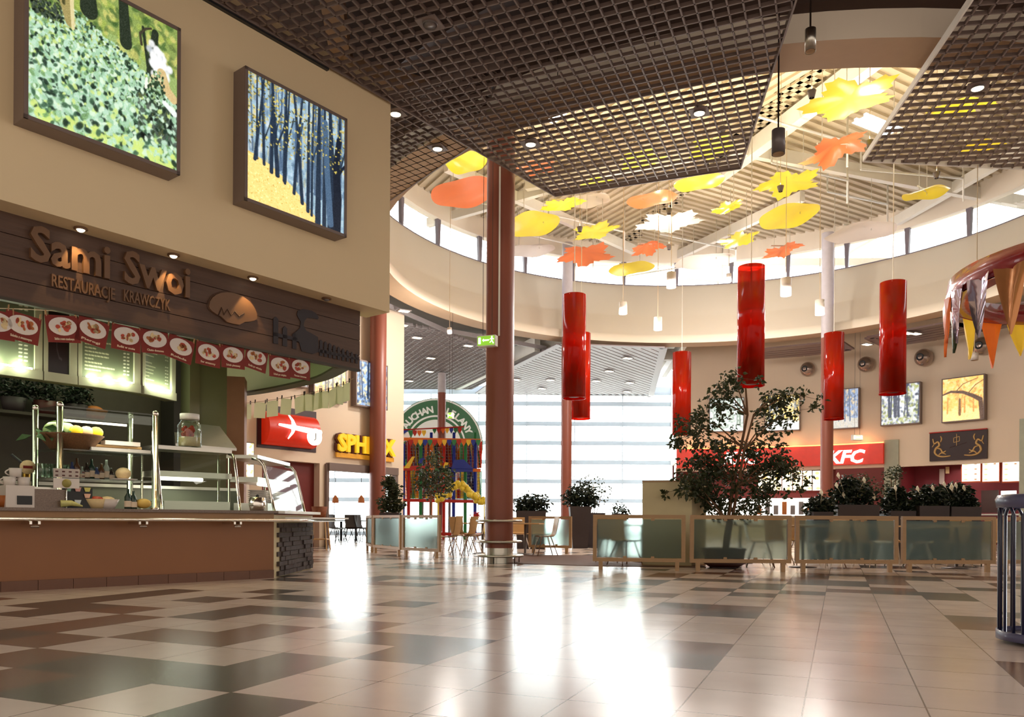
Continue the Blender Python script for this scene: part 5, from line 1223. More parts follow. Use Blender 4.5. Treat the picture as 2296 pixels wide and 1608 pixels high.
# ------------------------------------------------------------------ glazed timber fence
def fence(xa, Ya, xb, Yb, label, group):
    a, b = at(xa, 1166, Ya), at(xb, 1166, Yb); a.z = b.z = 0; r = b - a; L = r.length; r.normalize(); n = r.cross(Vector((0, 0, 1)))
    t_ = thing('fence_panel', label, 'fence', a, group=group); w, th = .075, .07; z0, z1 = .17, 1.125; V = lambda s_, z, d=0: a + r * s_ + Vector((0, 0, z)) + n * d
    MB().bar(V(0, z1 - w / 2), V(L, z1 - w / 2), th, w).build('top_rail', M['beech_dk'], t_); MB().bar(V(0, z0 + w / 2), V(L, z0 + w / 2), th, w).build('bottom_rail', M['beech_dk'], t_)
    for q in (w / 2, L - w / 2): MB().bar(V(q, z0 + w), V(q, z1 - w), w, th, up=r.cross(Vector((0, 0, 1)))).build('stile', M['beech_dk'], t_)
    for q in (.16, L - .16): MB().bar(V(q, 0), V(q, z0), .08, .07, up=n).build('leg', M['beech_dk'], t_)
    MB().hexa(V(w * 1.15, z0 + w * 1.12, -.006), V(w * 1.15, z0 + w * 1.12, .006), V(L - w * 1.15, z0 + w * 1.12, .006), V(L - w * 1.15, z0 + w * 1.12, -.006), (0, 0, z1 - z0 - w * 2.35)).build('frosted_pane', M['frosted'], t_)
    mb = MB()
    for q in (.35, .65):
        for z in (z0 + w * 1.1, z1 - w * 1.3): mb.box(V(L * q, z), (.07, .05, .05), math.atan2(r.y, r.x))
    for k in range(4): pass
    mb = None
    for q in (.35, .65):
        for z in (z0 + w * 1.15, z1 - w * 1.25): MB().box(V(L * q, z), (.07, .04, .05), math.atan2(r.y, r.x)).build('pane_clip', M['beech_dk'], t_)
G1 = 'frosted glass fence panels round the seating area'
fence(1330, 16.15, 1537, 15.85, 'frosted fence panel at the open end, before the tall cream cabinet', G1)
fence(1547, 15.80, 1774, 15.72, 'frosted fence panel in front of the fig tree pot', G1)
fence(1783, 15.74, 2013, 15.76, 'frosted fence panel below the right red brown pillar', G1)
fence(2022, 15.78, 2231, 15.95, 'frosted fence panel below the dragon sign, left of the bin', G1)
fence(2240, 16.0, 2470, 16.5, 'frosted fence panel partly behind the navy bin', G1)
fence(903, 21.5, 987, 20.25, 'frosted fence panel beside the chairs left of the main pillar', G1)
fence(838, 23.5, 899, 21.6, 'frosted fence panel in the middle of the left curved fence', G1)
fence(823, 25.2, 836, 23.6, 'narrow seen frosted fence panel at the foot of the left pillar', G1)
fence(1186, 24.2, 1282, 23.6, 'farther frosted fence panel between the main pillar and the tall planter', G1)

# ------------------------------------------------------------------ cafe chairs and tables
def make_chair(wood, metal, label):
    t_ = thing('cafe_chair', label, 'chair', (0, 0, 0))
    path = [(-.22, .455), (-.18, .44), (.0, .435), (.14, .44), (.19, .47), (.215, .55), (.235, .66), (.27, .86)]
    hw = [.19, .2, .205, .19, .17, .165, .18, .185]
    def sheet(p0, p1, name):
        mb = MB(); vs = []
        for i in range(p0, p1):
            y, z = path[i]
            for x in (-1, -.5, 0, .5, 1): c = .012 * (1 - x * x) * (1 if i > 3 else -1); vs.append((x * hw[i] * U, (y + (c if i > 3 else 0)) * U, (z + (c if i <= 3 else 0)) * U))
        n = len(vs); fs = []
        for i in range(p1 - p0 - 1):
            for j in range(4): fs.append((i * 5 + j, i * 5 + j + 1, (i + 1) * 5 + j + 1, (i + 1) * 5 + j))
        mb._add(vs, fs, True); mb._add([(v[0], v[1] + (.012 * U if p0 > 0 else 0), v[2] - (.012 * U if p0 == 0 else 0)) for v in vs], [tuple(reversed(f)) for f in fs], True); return mb.build(name, wood, t_, local=True)
    sheet(0, 5, 'seat'); sheet(4, 8, 'backrest')
    for sx in (-1, 1):
        for sy in (-1, 1): MB().tube([(sx * .12 * U, sy * .1 * U, .43 * U), (sx * .22 * U, (.24 if sy > 0 else -.22) * U, 0)], .011 * U, 6).build('leg', metal, t_, local=True)
    return t_
CHG = 'bent wood cafe chairs with thin metal legs'
ch0 = make_chair(M['beech'], M['chrome'], '')
def put_chair(x, Y, rz, label, src=ch0, z=0, sc_=1.05, group=CHG): p = at(x, 1166, Y); return dup(src, (p.x, p.y, z), rz, label, group, sc_)
chairs = [(1003, 21.0, -1.9, 'beech chair next to the left fence end, back to the left'), (1040, 22.6, -2.0, 'beech chair turned sideways left of the main pillar'), (1060, 22.2, -1.6, 'beech chair nearest the main pillar on its left'), (1032, 25.5, 2.8, 'farther beech chair behind the two left of the main pillar'),
          (1076, 25.0, 1.5, 'beech chair half hidden behind the main pillar'), (1222, 22.2, -1.35, 'beech chair seen sideways in front of the farther fence panel'), (1166, 26, .2, 'beech chair with its back seen just right of the main pillar'), (1212, 25.2, .3, 'far beech chair behind the white table right of the main pillar'),
          (1402, 17.6, .5, 'chair shadowed through the fence panel before the cream cabinet'), (1372, 18.8, 2.6, 'second chair behind the fence end panel, further back'), (1706, 17.5, 1.3, 'chair shadowed through the glass right of the fig tree pot'),
          (1745, 18.6, .0, 'chair whose slotted back top shows above the fence, right of the fig trunk'), (1800, 18.6, .1, 'chair back showing above the fence left of the right pillar'), (1852, 17.4, -1.2, 'chair shadowed through the fence below the right pillar'),
          (1900, 18.4, .1, 'chair back top above the fence before the square planter'), (1958, 17.5, 1.8, 'chair shadowed near the right end of the third fence panel'), (2002, 18.2, -.1, 'chair back top above the joint of the third and fourth fence panels'),
          (2062, 17.4, 1.2, 'chair shadowed at the left of the panel under the dragon sign'), (2140, 18.5, 3.0, 'chair behind the panel under the dragon sign, facing the shops'), (2205, 17.6, -1.2, 'chair shadowed beside the panel joint near the bin')]
for c in chairs: put_chair(*c)
def table(x, Y, label, w=.8, top='beech', first=[None]):
    p = at(x, 1166, Y)
    if first[0] is None:
        t_ = thing('cafe_table', label, 'table', (0, 0, 0), group='square cafe tables with one central leg')
        MB().box((0, 0, .74 * U), (.8 * U, .8 * U, .03 * U)).build('tabletop', M['beech'], t_, local=True); MB().tube([(0, 0, 0.02), (0, 0, .725 * U)], .03 * U, 10).build('pedestal', M['grey_cyl'], t_, local=True)
        MB().lathe([(.24 * U, 0), (.24 * U, .015), (.04 * U, .04)], (0, 0, 0), 20).build('base', M['grey_cyl'], t_, local=True); first[0] = t_; t_.location = Vector((p.x, p.y, 0)) * S; t_.rotation_euler = (0, 0, -TH); return t_
    return dup(first[0], (p.x, p.y, 0), -TH + .1 * (x % 3), label)
table(1082, 23.4, 'beech table behind the main pillar to its left'); table(1178, 23.0, 'beech table just right of the main pillar'); table(1440, 18.9, 'table behind the fence end panel'); table(1660, 18.9, 'table behind the fig tree pot'); table(1800, 17.3, 'table shadowed at the left of the third fence panel')
table(2145, 17.2, 'table shadowed in the fence panel below the dragon sign'); table(1915, 20.5, 'farther table behind the third fence panel'); table(1186, 29, 'far white edged table before the glass front'); table(2060, 19.4, 'farther table before the long planters')
bpy.data.objects.remove(ch0.children[0]) if False else None
for o in list(ch0.children): bpy.data.objects.remove(o)
bpy.data.objects.remove(ch0)
# items on tables
tp = at(1066, 1166, 23.2); t_ = thing('flower_pot', 'small red flowering plant on the table left of the main pillar', 'plant', (tp.x, tp.y, .925)); MB().lathe([(.001, 0), (.06, 0), (.09, .14), (.001, .14)], (tp.x, tp.y, .925), 12).build('pot', M['porcelain'], t_)
mb = MB(); leaves(mb, (tp.x, tp.y, 1.13), .13, 60, .09, random.Random(4)); mb.build('petals', M['f_red'], t_)

# ------------------------------------------------------------------ cream cabinet, planters, trees
p = at(1440, 1166, 17.5); p2 = at(1551, 1166, 17.2); p.z = p2.z = 0; r = (p2 - p); n = r.normalized().cross(Vector((0, 0, 1))); zt = at(1495, 1078, 17.35).z
t_ = thing('tall_cabinet', 'tall cream cabinet block standing behind the fence left of the fig tree', 'cabinet', p)
MB().hexa(p, p2, p2 - n * .75 + Vector((.28, 0, 0)), p - n * .75, (0, 0, zt - .03)).build('body', M['plate_white'], t_); MB().hexa(p + n * .02, p2 + n * .02, p2 - n * .75 + Vector((.28, 0, 0)), p - n * .75, (0, 0, .035)).build('plinth', M['beech_dk'], t_)
mb = MB(); mb.hexa(p + n * .02 + Vector((0, 0, zt - .03)), p2 + n * .02 + Vector((.02, 0, zt - .03)), p2 - n * .77 + Vector((.3, 0, zt - .03)), p - n * .77 + Vector((0, 0, zt - .03)), (0, 0, .035)); mb.build('top_panel', M['beech_dk'], t_)
def plant_mass(mb, px, Y, rr, n, size, sq=1.0):
    for x, y, r_ in px: c = at(x, y, Y); leaves(mb, c, r_ / F * Y * 1.15, n, size, rr, (1, .8, sq))
def planter(x, Y, ytop, w, label, px, nl=150, shape='taper', size=.22, flowers=(), mt='planter', seed=0, lm='leaf2'):
    b = at(x, 1166, Y); b.z = 0; zt = at(x, ytop, Y).z; r = w / F * Y / 2; rr = random.Random(seed + int(x))
    t_ = thing('planter', label, 'planted pot', b)
    mb = MB(); k = .68 if shape == 'taper' else .94
    V = lambda q, z, o: [b + Vector((sx * o, sy * o, z)) for sx, sy in ((-1, -1), (1, -1), (1, 1), (-1, 1))]
    lo, hi = V(0, 0, r * k), V(0, zt, r); inn, ilo = V(0, zt, r * .88), V(0, zt - .12, r * .86)
    vs = lo + hi + inn + ilo; fs = [(3, 2, 1, 0)] + [(i, (i + 1) % 4, 4 + (i + 1) % 4, 4 + i) for i in range(4)] + [(4 + i, 4 + (i + 1) % 4, 8 + (i + 1) % 4, 8 + i) for i in range(4)] + [(8 + i, 8 + (i + 1) % 4, 12 + (i + 1) % 4, 12 + i) for i in range(4)] + [(12, 13, 14, 15)]
    mb._add(vs, fs); mb.build('pot', M[mt], t_)
    mb = MB(); plant_mass(mb, px, Y, rr, int(nl * 1.9), size * .7); mb.build('foliage', M[lm], t_)
    mb = MB()
    for x_, y_, _ in px: mb.tube([b + Vector((rr.uniform(-.1, .1), rr.uniform(-.1, .1), zt - .1)), at(x_, y_, Y)], .015, 5)
    mb.build('stems', M['bark'], t_)
    for fx, fy in flowers:
        c = at(fx, fy, Y - .3); mb = MB(); s1 = .075; mb._add([c + Vector((0, 0, s1 * 1.4)), c + Vector((s1 * .7, .02, .3 * s1)), c + Vector((.01, -.03, -s1)), c + Vector((-s1 * .7, .02, .2 * s1)), c + Vector((0, .05, .1))], [(0, 1, 4), (1, 2, 4), (2, 3, 4), (3, 0, 4)]); mb.tube([c, b + Vector((0, 0, zt - .1))], .008, 4); mb.build('flower', M['petal'], t_)
planter(1905, 21.5, 1133, 92, 'square grey planter with leafy dark plant and white flowers, right of the right pillar', [(1885, 1118, 28), (1915, 1105, 32), (1935, 1120, 26), (1900, 1090, 20)], 170, 'box', flowers=[(1880, 1068), (1938, 1078), (1960, 1116), (1892, 1112), (1876, 1090)])
planter(1838, 20.5, 1148, 44, 'low dark planter with a bushy plant at the foot of the right pillar', [(1830, 1140, 20), (1848, 1136, 20), (1838, 1128, 16)], 130, 'box', flowers=[(1842, 1106)])
planter(2012, 21.5, 1146, 56, 'dark planter with a bushy plant before the grey green pilaster', [(1998, 1135, 24), (2020, 1128, 24), (2032, 1142, 18), (2010, 1108, 16)], 150, 'box', flowers=[(2008, 1096)])
planter(2078, 21.5, 1135, 66, 'left one of two long planters below the dragon sign', [(2062, 1122, 24), (2085, 1112, 26), (2075, 1130, 28), (2098, 1126, 20)], 170, 'box', flowers=[(2058, 1098), (2092, 1096)])
planter(2148, 21.7, 1137, 66, 'right one of two long planters below the dragon sign, with most white flowers', [(2125, 1112, 24), (2145, 1108, 26), (2160, 1120, 24), (2172, 1130, 16), (2130, 1128, 24)], 180, 'box', flowers=[(2118, 1088), (2133, 1096), (2144, 1090), (2162, 1096), (2135, 1092)])
planter(1300, 28.5, 1136, 48, 'tall tapered dark planter with leafy plant right of the slim pillar', [(1285, 1115, 22), (1305, 1105, 26), (1322, 1120, 18), (1295, 1128, 18)], 130)
planter(1190, 28.0, 1146, 66, 'dark planter with broad leaves right of the main pillar', [(1170, 1132, 20), (1192, 1126, 20), (1212, 1130, 20), (1180, 1140, 16)], 120, 'box')
planter(876, 28.0, 1150, 44, 'tall bushy plant in a dark planter beside the left pillar', [(868, 1130, 20), (880, 1100, 18), (872, 1080, 12), (888, 1135, 16)], 130, 'box', lm='leaf')
planter(1335, 30.0, 1150, 40, 'sparse light plant behind the tall tapered planter', [(1330, 1085, 24), (1350, 1105, 22), (1318, 1098, 18)], 45, 'box', size=.16, lm='leaf')
planter(2000, 24.0, 1150, 36, 'thin bamboo like plant before the grey green pilaster', [(1998, 1072, 22), (2010, 1058, 16), (1990, 1100, 18)], 60, 'box', size=.13, lm='leaf')
planter(1940, 24.5, 1150, 36, 'sparse feathery plant before the dark red shop wall', [(1950, 1095, 26), (1935, 1080, 20)], 70, 'box', size=.14, lm='leaf')
planter(1390, 27.0, 1152, 34, 'small low plant behind the fence end panel by the glass front', [(1385, 1140, 14), (1400, 1146, 10)], 60, 'box', size=.15)

def tree(name, label, base, trunk, branches, blobs, nl, size, rr, lm, pot=None):
    t_ = thing(name, label, 'tree', base)
    if pot: MB().lathe(pot, base, 28).build('pot', M['terracotta'], t_)
    mb = MB()
    for pts, r0, r1 in trunk: mb.tube(pts, [r0 + (r1 - r0) * i / (len(pts) - 1) for i in range(len(pts))], 8)
    mb.build('trunk', M['bark'], t_)
    mb = MB()
    for pts, r0, r1 in branches: mb.tube(pts, [r0 + (r1 - r0) * i / (len(pts) - 1) for i in range(len(pts))], 5)
    mb.build('branches', M['bark'], t_)
    mb = MB()
    for c, R, k, sq in blobs: leaves(mb, c, R, int(nl * k), size, rr, sq, .6)
    tag(mb.build('foliage', M[lm], t_)); return t_
rr = random.Random(21); TY = 17.15
b = at(1624, 1166, TY); b.z = 0
P = lambda x, y, dy=0.0: at(x, y, TY + dy)
s1 = [b + Vector((0, 0, .4)), P(1632, 1170), P(1645, 1080, .1), P(1662, 1000, .1), P(1676, 930, 0), P(1672, 870, 0)]; s2 = [b + Vector((.08, .05, .4)), P(1642, 1160, .1), P(1655, 1090, -.1), P(1668, 1010, -.2), P(1690, 930, -.2), P(1730, 895, -.1)]
ends = [(1545, 955, -.2), (1530, 985, .2), (1575, 940, .1), (1620, 880, 0), (1640, 845, .1), (1600, 905, -.1), (1740, 890, .2), (1790, 885, -.1), (1765, 925, .1), (1720, 950, .2), (1560, 1040, .2), (1540, 1070, -.3), (1600, 1060, .3), (1700, 1050, .3), (1765, 1045, -.2), (1780, 1060, .1), (1720, 1100, .2), (1580, 1110, .2), (1540, 1095, -.3), (1690, 1000, .2), (1600, 990, 0), (1640, 1000, .3), (1750, 1020, 0)]
br = []; blobs = []
for x, y, dy in ends:
    st = s1 if x < 1665 else s2; k = min(range(1, len(st)), key=lambda i: abs(st[i].z - P(x, y + 55).z)); a = st[k]; e = P(x, y, dy); m_ = a.lerp(e, .55) + Vector((0, 0, .08))
    br.append(([a, m_, e], .022, .006)); blobs.append((e, .26, .45, (1.2, 1.2, .9))); blobs.append((m_.lerp(e, .4), .2, .2, (1, 1, .8)))
    for _ in range(3): e2 = e + Vector((rr.gauss(0, .25), rr.gauss(0, .25), rr.gauss(-.1, .15))); br.append(([e, e2], .006, .003)); blobs.append((e2, .14, .18, (1, 1, 1.2)))
for x, y, R, k in ((1560, 1055, .5, 1.3), (1605, 1045, .5, 1.2), (1600, 1100, .5, 1.3), (1660, 1110, .55, 1.5), (1700, 1080, .5, 1.2), (1620, 1140, .45, 1.2), (1690, 1140, .45, 1.3), (1560, 1085, .35, .8), (1720, 1040, .35, .7), (1640, 1060, .5, 1.1)): blobs.append((P(x, y, .15), R, k, (1, 1, .8)))
tree('fig_tree', 'large fig tree in a dark red pot behind the fence, before the fast food shop', b, [(s1, .05, .02), (s2, .042, .015)], br, blobs, 120, .115, rr, 'leaf', [(.001, 0), (.30, 0), (.46, .1), (.40, .12), (.47, .42), (.43, .42), (.42, .36), (.001, .36)])
rr = random.Random(31); TY = 33.0; b = at(965, 1166, TY); b.z = 0
blobs = [(at(x, y, TY + rr.uniform(-.6, .6)), R, k, (1, 1, .9)) for x, y, R, k in ((950, 1060, .45, .8), (970, 1040, .5, .9), (985, 1070, .5, .9), (1000, 1060, .4, .7), (960, 1080, .5, .9), (990, 1095, .45, .7), (940, 1085, .35, .5), (975, 1020, .3, .4), (1010, 1085, .35, .5), (965, 1105, .35, .5))]
tree('indoor_tree', 'grey green loose tree in front of the colourful play frame', b, [([b, at(966, 1110, TY), at(972, 1050, TY)], .05, .02)], [([at(966, 1110, TY), c], .02, .008) for c, *_ in blobs], blobs, 110, .17, rr, 'leaf', [(.001, 0), (.35, 0), (.42, .5), (.38, .5), (.001, .45)])

# ------------------------------------------------------------------ play frame, balloons, round sign
PY = 41.0
pf = thing('play_frame', 'colourful padded indoor play frame with nets before the glass front', 'playground', at(990, 1212, PY))
V = lambda x, y, dy=0: at(x, y, PY + dy)
cols_ = ['f_blue', 'f_red', 'f_green', 'f_orange', 'f_red', 'f_blue', 'f_green']
for i, x in enumerate((905, 917, 944, 967, 996, 1018, 1044, 1066)):
    a = V(x, 985); a.z = 0
    MB().tube([a, V(x, 985 if x > 915 else 995)], .09, 8).build('padded_post', M[cols_[i % 7]], pf)
    if i in (1, 3, 5, 7): a2 = V(x, 985, 2.2); a3 = Vector((a2.x, a2.y, 0)); MB().tube([a3, V(x, 970, 2.2)], .08, 8).build('padded_post', M[cols_[(i + 2) % 7]], pf)
for y, c in ((985, 'f_orange'), (1052, 'f_orange'), (1122, 'f_red'), (1196, 'f_red')):
    MB().bar(V(905, y), V(1078, y + 3), .2, .16).build('padded_beam', M[c], pf)
for (x0, x1, y, c) in ((985, 1060, 1053, 'f_blue'), (975, 1012, 1054, 'f_green'), (905, 960, 1050, 'f_red')):
    MB().bar(V(x0, y, -.15), V(x1, y, -.15), .1, .24).build('padded_beam', M[c], pf)
mb = MB(); rr = random.Random(8); cc = 0
mats = [M['f_red'], M['f_orange'], M['f_blue'], M['f_green'], M['f_yellow'], M['maroon']]
for x in list(range(906, 1074, 4)) + list(range(908, 1074, 5)):
    for y0, y1 in ((990, 1050), (1056, 1118)):
        if rr.random() < .97 - (.2 if y0 > 1000 else 0): mb.cur = rr.randrange(6); a = V(x, y1, 1.2 + rr.random()); c = V(x + 8, y0, 1.2 + rr.random()); b_ = V(x + 7, y1, 1.4); d_ = V(x + 1, y0, 1.4); mb.quad(a, b_, c, d_)
mb.build('soft_panels', mats, pf)
mb = MB()
for k in range(26): x = 906 + k * 6.6; mb.tube([V(x, 988, -.05), V(x, 1120, -.05)], .012, 3)
for k in range(20): y = 990 + k * 6.8; mb.tube([V(906, y, -.05), V(1078, y, -.05)], .012, 3)
tag(mb.build('net', mat('grey net', srgb(120, 110, 110), .7), pf), kind='stuff')
for pts, c in (([(905, 1050), (918, 1050), (930, 1024), (924, 1024)], 'f_yellow'), ([(937, 1038), (946, 1040), (953, 1028), (944, 1027)], 'f_blue'), ([(1012, 1050), (1062, 1052), (1040, 1030), (1018, 1032)], 'f_blue'), ([(992, 1050), (1000, 1050), (1006, 1038), (998, 1036)], 'f_yellow')):
    MB().prism([V(x, y, -.25) for x, y in pts], (0, .08, 0)).build('soft_ramp', M[c], pf)
fc = ['f_red', 'f_orange', 'f_yellow', 'f_blue', 'f_green']
for (x0, x1, y, dy, n) in ((916, 1078, 985, -.2, 15), (905, 956, 964, 1.8, 5), (970, 1036, 958, 2.3, 7)):
    for k in range(n):
        a = V(x0 + (x1 - x0) * k / n, y + 1, dy); b_ = V(x0 + (x1 - x0) * (k + .92) / n, y + 1, dy); m_ = (a + b_) / 2
        MB().prism([a, b_, b_ - Vector((0, 0, .14)), m_ - Vector((0, 0, .34)), a - Vector((0, 0, .14))], (0, .02, 0)).build('pennant', M[fc[(k + int(dy * 2)) % 5]], pf)
MB().bar(V(903, 985, -.1), V(916, 974, .3), .1, .3).build('corner_cap', M['white'], pf)
MB().tube([V(903, 964, 1.8), V(1040, 957, 2.3)], .04, 6).build('upper_rail', M['f_red'], pf)
for k in range(14): pass
# balloons
BY = 35.0
ba = thing('balloon_arch', 'arch of yellow balloons in front of the play frame', 'balloons', at(1030, 1218, BY))
path = smooth([(983, 1118), (995, 1112), (1008, 1105), (1016, 1092), (1030, 1086), (1045, 1094), (1055, 1108), (1070, 1118), (1086, 1126)], 3)
MB().tube([Vector((at(983, 1166, BY).x, BY, 0))] + [at(x, y, BY) for x, y in path] + [Vector((at(1086, 1166, BY).x, BY, 0))], .03, 6).build('arch_pole', M['balloon'], ba)
bm0 = None; rr = random.Random(12)
for x, y in path:
    for k in range(3):
        c = at(x + rr.uniform(-5, 5), y + rr.uniform(-6, 6), BY - .12 + .12 * k); a = MB().ball((0, 0, 0), .12, 12, (1, 1, 1.12)).build('balloon', M['balloon'], ba, local=True) if bm0 is None else bm0.copy()
        if bm0 is None: bm0 = a
        else: COL.objects.link(a)
        a.location = (c - at(1030, 1218, BY)) * S; a.scale = (rr.uniform(.85, 1.15),) * 3
# round green sign
GY = 46.5; gc = at(978, 999, GY); gr = 105 / F * GY
t_ = thing('round_sign', 'huge round green sign with white lettering standing before the glass front', 'sign', Vector((gc.x, GY, 0)))
ax = (0, -1, 0); green = mat('sign green', srgb(70, 120, 84), .5, var=.04, emit=.12)
MB().lathe([(.001, 0), (gr, 0), (gr, .2), (.001, .2)], gc, 72, False, axis=ax).build('disc', green, t_)
def ringp(r0, r1, m, nm, d=.21): MB().lathe([(r0, d), (r1, d), (r1, d + .03), (r0, d + .03), (r0, d)], gc, 72, False, axis=ax).build(nm, m, t_)
wht = mat('sign white', srgb(235, 235, 225), .5, emit=.25)
ringp(gr * .955, gr * .985, wht, 'outer_line'); ringp(gr * .60, gr * .635, wht, 'inner_line'); ringp(.01, gr * .54, wht, 'centre_disc')
mb = MB(); txt = 'AUCHAN BIELANY'; a0, a1 = math.radians(57), math.radians(-66)
for i, chh in enumerate(txt):
    if chh == ' ': continue
    a = a0 + (a1 - a0) * i / (len(txt) - 1); up = Vector((-math.sin(a), 0, math.cos(a))); rt = Vector((math.cos(a), 0, math.sin(a)))
    text_mb(chh, .54, .04, plane_M(gc + up * gr * .69 + Vector((0, -.24, 0)), rt, up), bold=.02, mb=mb, align='CENTER')
mb.build('sign_lettering', wht, t_)
MB().bar((gc.x - .8, GY + .1, 0), (gc.x - .8, GY + .1, gc.z), .15, .15, up=(0, 1, 0)).build('support_post', M['grey_cyl'], t_); MB().bar((gc.x + .8, GY + .1, 0), (gc.x + .8, GY + .1, gc.z), .15, .15, up=(0, 1, 0)).build('support_post', M['grey_cyl'], t_)

# ------------------------------------------------------------------ shop signs at the back left
t_ = thing('restaurant_sign', 'yellow block letter restaurant sign on the wall behind the left pillar', 'sign', LP(lt(820), 0, 4.2))
a, b_ = lt(755, .12), lt(883, .12); pa, pb = LP(a, .12, 0), LP(b_, .12, 0); z0 = (at(757, 1010, pa.y).z + at(880, 1022, pb.y).z) / 2; z1 = (at(757, 970, pa.y).z + at(880, 989, pb.y).z) / 2
text_mb('SPHINX', (z1 - z0) / .72, .10, plane_M(Vector((pa.x, pa.y, z0)) + Vector((LN.x, LN.y, 0)) * .08, LR), bold=.035, width=(a - b_)).build('letters', M['yellow'], t_)
text_mb('SPHINX', (z1 - z0) / .72 * 1.04, .10, plane_M(Vector((pa.x, pa.y, z0 - .02)) - LR * .07 + Vector((-.02, .02, 0)), LR), bold=.06, width=(a - b_) * 1.0).build('letter_shadow_edge', mat('dark red brown shadow edge', srgb(90, 36, 24), .6), t_)  # larger dark copy behind the letters imitates their shadow edges
MB().bar(LP(a, .1, z0 - .16), LP(b_, .1, z0 - .16), .07, .17).build('yellow_strip', mat('ochre strip', srgb(214, 150, 40), .5, emit=.3, var=.3, scale=9), t_)
zc = at(600, 955, LP(lt(600), 0, 0).y).z
t_ = thing('red_cylinder_sign', 'glossy red half cylinder sign with a white streak over the dark red shop', 'sign', LP(lt(650), 0, zc))
a, b_ = lt(588, .1), lt(702, .1); R_ = .56; mb = MB(); vs = []
for k in range(13):
    an = -math.pi / 2 + math.pi * k / 12
    for q in (a, b_): vs.append(LP(q, .05 + R_ * .8 * math.cos(an), zc - .08 + R_ * math.sin(an)))
mb._add(vs, [(2 * k, 2 * k + 1, 2 * k + 3, 2 * k + 2) for k in range(12)], True); mb._add([vs[2 * k] for k in range(13)], [tuple(range(12, -1, -1))]); mb._add([vs[2 * k + 1] for k in range(13)], [tuple(range(13))]); mb.build('red_cylinder', M['red_plastic'], t_)
q0, q1 = LP(a - .35, .52, zc + .02), LP(b_ + .05, .52, zc - .1); MB().tube([q0, q0.lerp(q1, .35), q1], [.04, .08, .11], 8).build('white_streak', M['lit_white'], t_)
sw = [LP(a - .72, .5, zc + .42), LP(a - .88, .55, zc + .2), LP(a - .93, .58, zc), LP(a - .88, .55, zc - .2), LP(a - .75, .48, zc - .42)]; MB().tube(sw, [.02, .05, .09, .05, .02], 8).build('white_bow', M['lit_white'], t_)
c = LP(lt(703, .66), .66, at(703, 986, LP(lt(705), 0, 0).y).z); rb_ = MB().lathe([(.001, 0), (.29, 0), (.29, .1), (.001, .1)], c, 32, False, axis=(LN.x, LN.y, 0)).build('round_badge', M['lit_white'], t_)
mb = MB(); c2 = c + Vector((LN.x, LN.y, 0)) * .11; mb.tube([c2 + Vector((0, 0, .13)), c2 - Vector((0, 0, .08)), c2 - LR * .06 - Vector((0, 0, .12))], .02, 6); mb.build('badge_mark', mat('pale grey mark', srgb(190, 190, 190), .5), rb_)
MB().hexa(LP(a + .15, .0, zc - .75), LP(b_ - .2, .0, zc - .75), LP(b_ - .2, .03, zc - .75), LP(a + .15, .03, zc - .75), (0, 0, 1.45)).build('dark_back_plate', mat('dark plum', srgb(60, 36, 40), .5), t_)
for i, (x, y0, y1, lab) in enumerate(((551, 1030, 992, 'upper lit menu panel behind the far food case'), (551, 1076, 1040, 'lower lit menu panel behind the far food case'))):
    a, b_ = lt(538), lt(566); pa = LP(a, -.4, 0); za, zb = at(x, y0, pa.y).z, at(x, y1, pa.y).z; t_ = thing('lit_menu_panel', lab, 'menu board', LP(a, 0, za))
    MB().hexa(LP(a, .0, za), LP(b_, .0, za), LP(b_, .1, za), LP(a, .1, za), (0, 0, zb - za)).build('case', M['frame'], t_); c = Canvas(24, 24, i); c.fill((250, 240, 215)); [c.ell(c.r.random(), c.r.random(), .12, .07, (220, 180, 110), 0, .8) for _ in range(9)]; c.mesh('print', LP(a - .03, .11, za + .03), LR, (0, 0, 1), a - b_ - .06, zb - za - .06, canvas_mat('bright print', 1.6), t_)
# restaurant furniture seen through the opening
dc0 = make_chair(mat('dark stained wood', srgb(40, 26, 20), .5), M['black'], '')
for i, (x, Y, rz, lab) in enumerate(((742, 36.4, .4, 'dark restaurant chair leftmost in the doorway'), (757, 33.6, 2.4, 'second dark restaurant chair from the doorway left'), (773, 35.6, -.7, 'dark restaurant chair in the middle of the doorway'), (788, 34, .3, 'dark restaurant chair right of the doorway middle'), (803, 36.2, 2.8, 'dark restaurant chair by the left pillar foot'), (818, 34.4, 1.2, 'dark restaurant chair half behind the left pillar'))):
    put_chair(x, Y, rz, lab, dc0, group='dark chairs inside the restaurant', sc_=1.15)
for o in list(dc0.children): bpy.data.objects.remove(o)
bpy.data.objects.remove(dc0)
for x, lab in ((765, 'dark restaurant table in the doorway, left one'), (798, 'dark restaurant table in the doorway, right one')):
    p = at(x, 1166, 37.2); t_ = thing('restaurant_table', lab, 'table', (p.x, p.y, 0)); MB().box((p.x, p.y, .93), (1.1, 1.1, .05)).build('tabletop', M['olive_dark'], t_); MB().tube([(p.x, p.y, 0), (p.x, p.y, .9)], .06, 8).build('pedestal', M['black'], t_)
for x, lab in ((752, 'brown pendant lamp in the restaurant doorway, left one'), (810, 'brown pendant lamp in the restaurant doorway, right one')):
    p = at(x, 1128, 35); t_ = thing('restaurant_lamp', lab, 'pendant light', p); MB().lathe([(.16, 0), (.12, .22), (.03, .34)], p, 16).build('lamp_shade', M['food_brown'], t_); MB().tube([p + Vector((0, 0, .3)), (p.x, p.y, 9.2)], .012, 4).build('cord', M['black'], t_); MB().ball(p + Vector((0, 0, .06)), .06, 8).build('bulb', M['warm_lit'], t_)
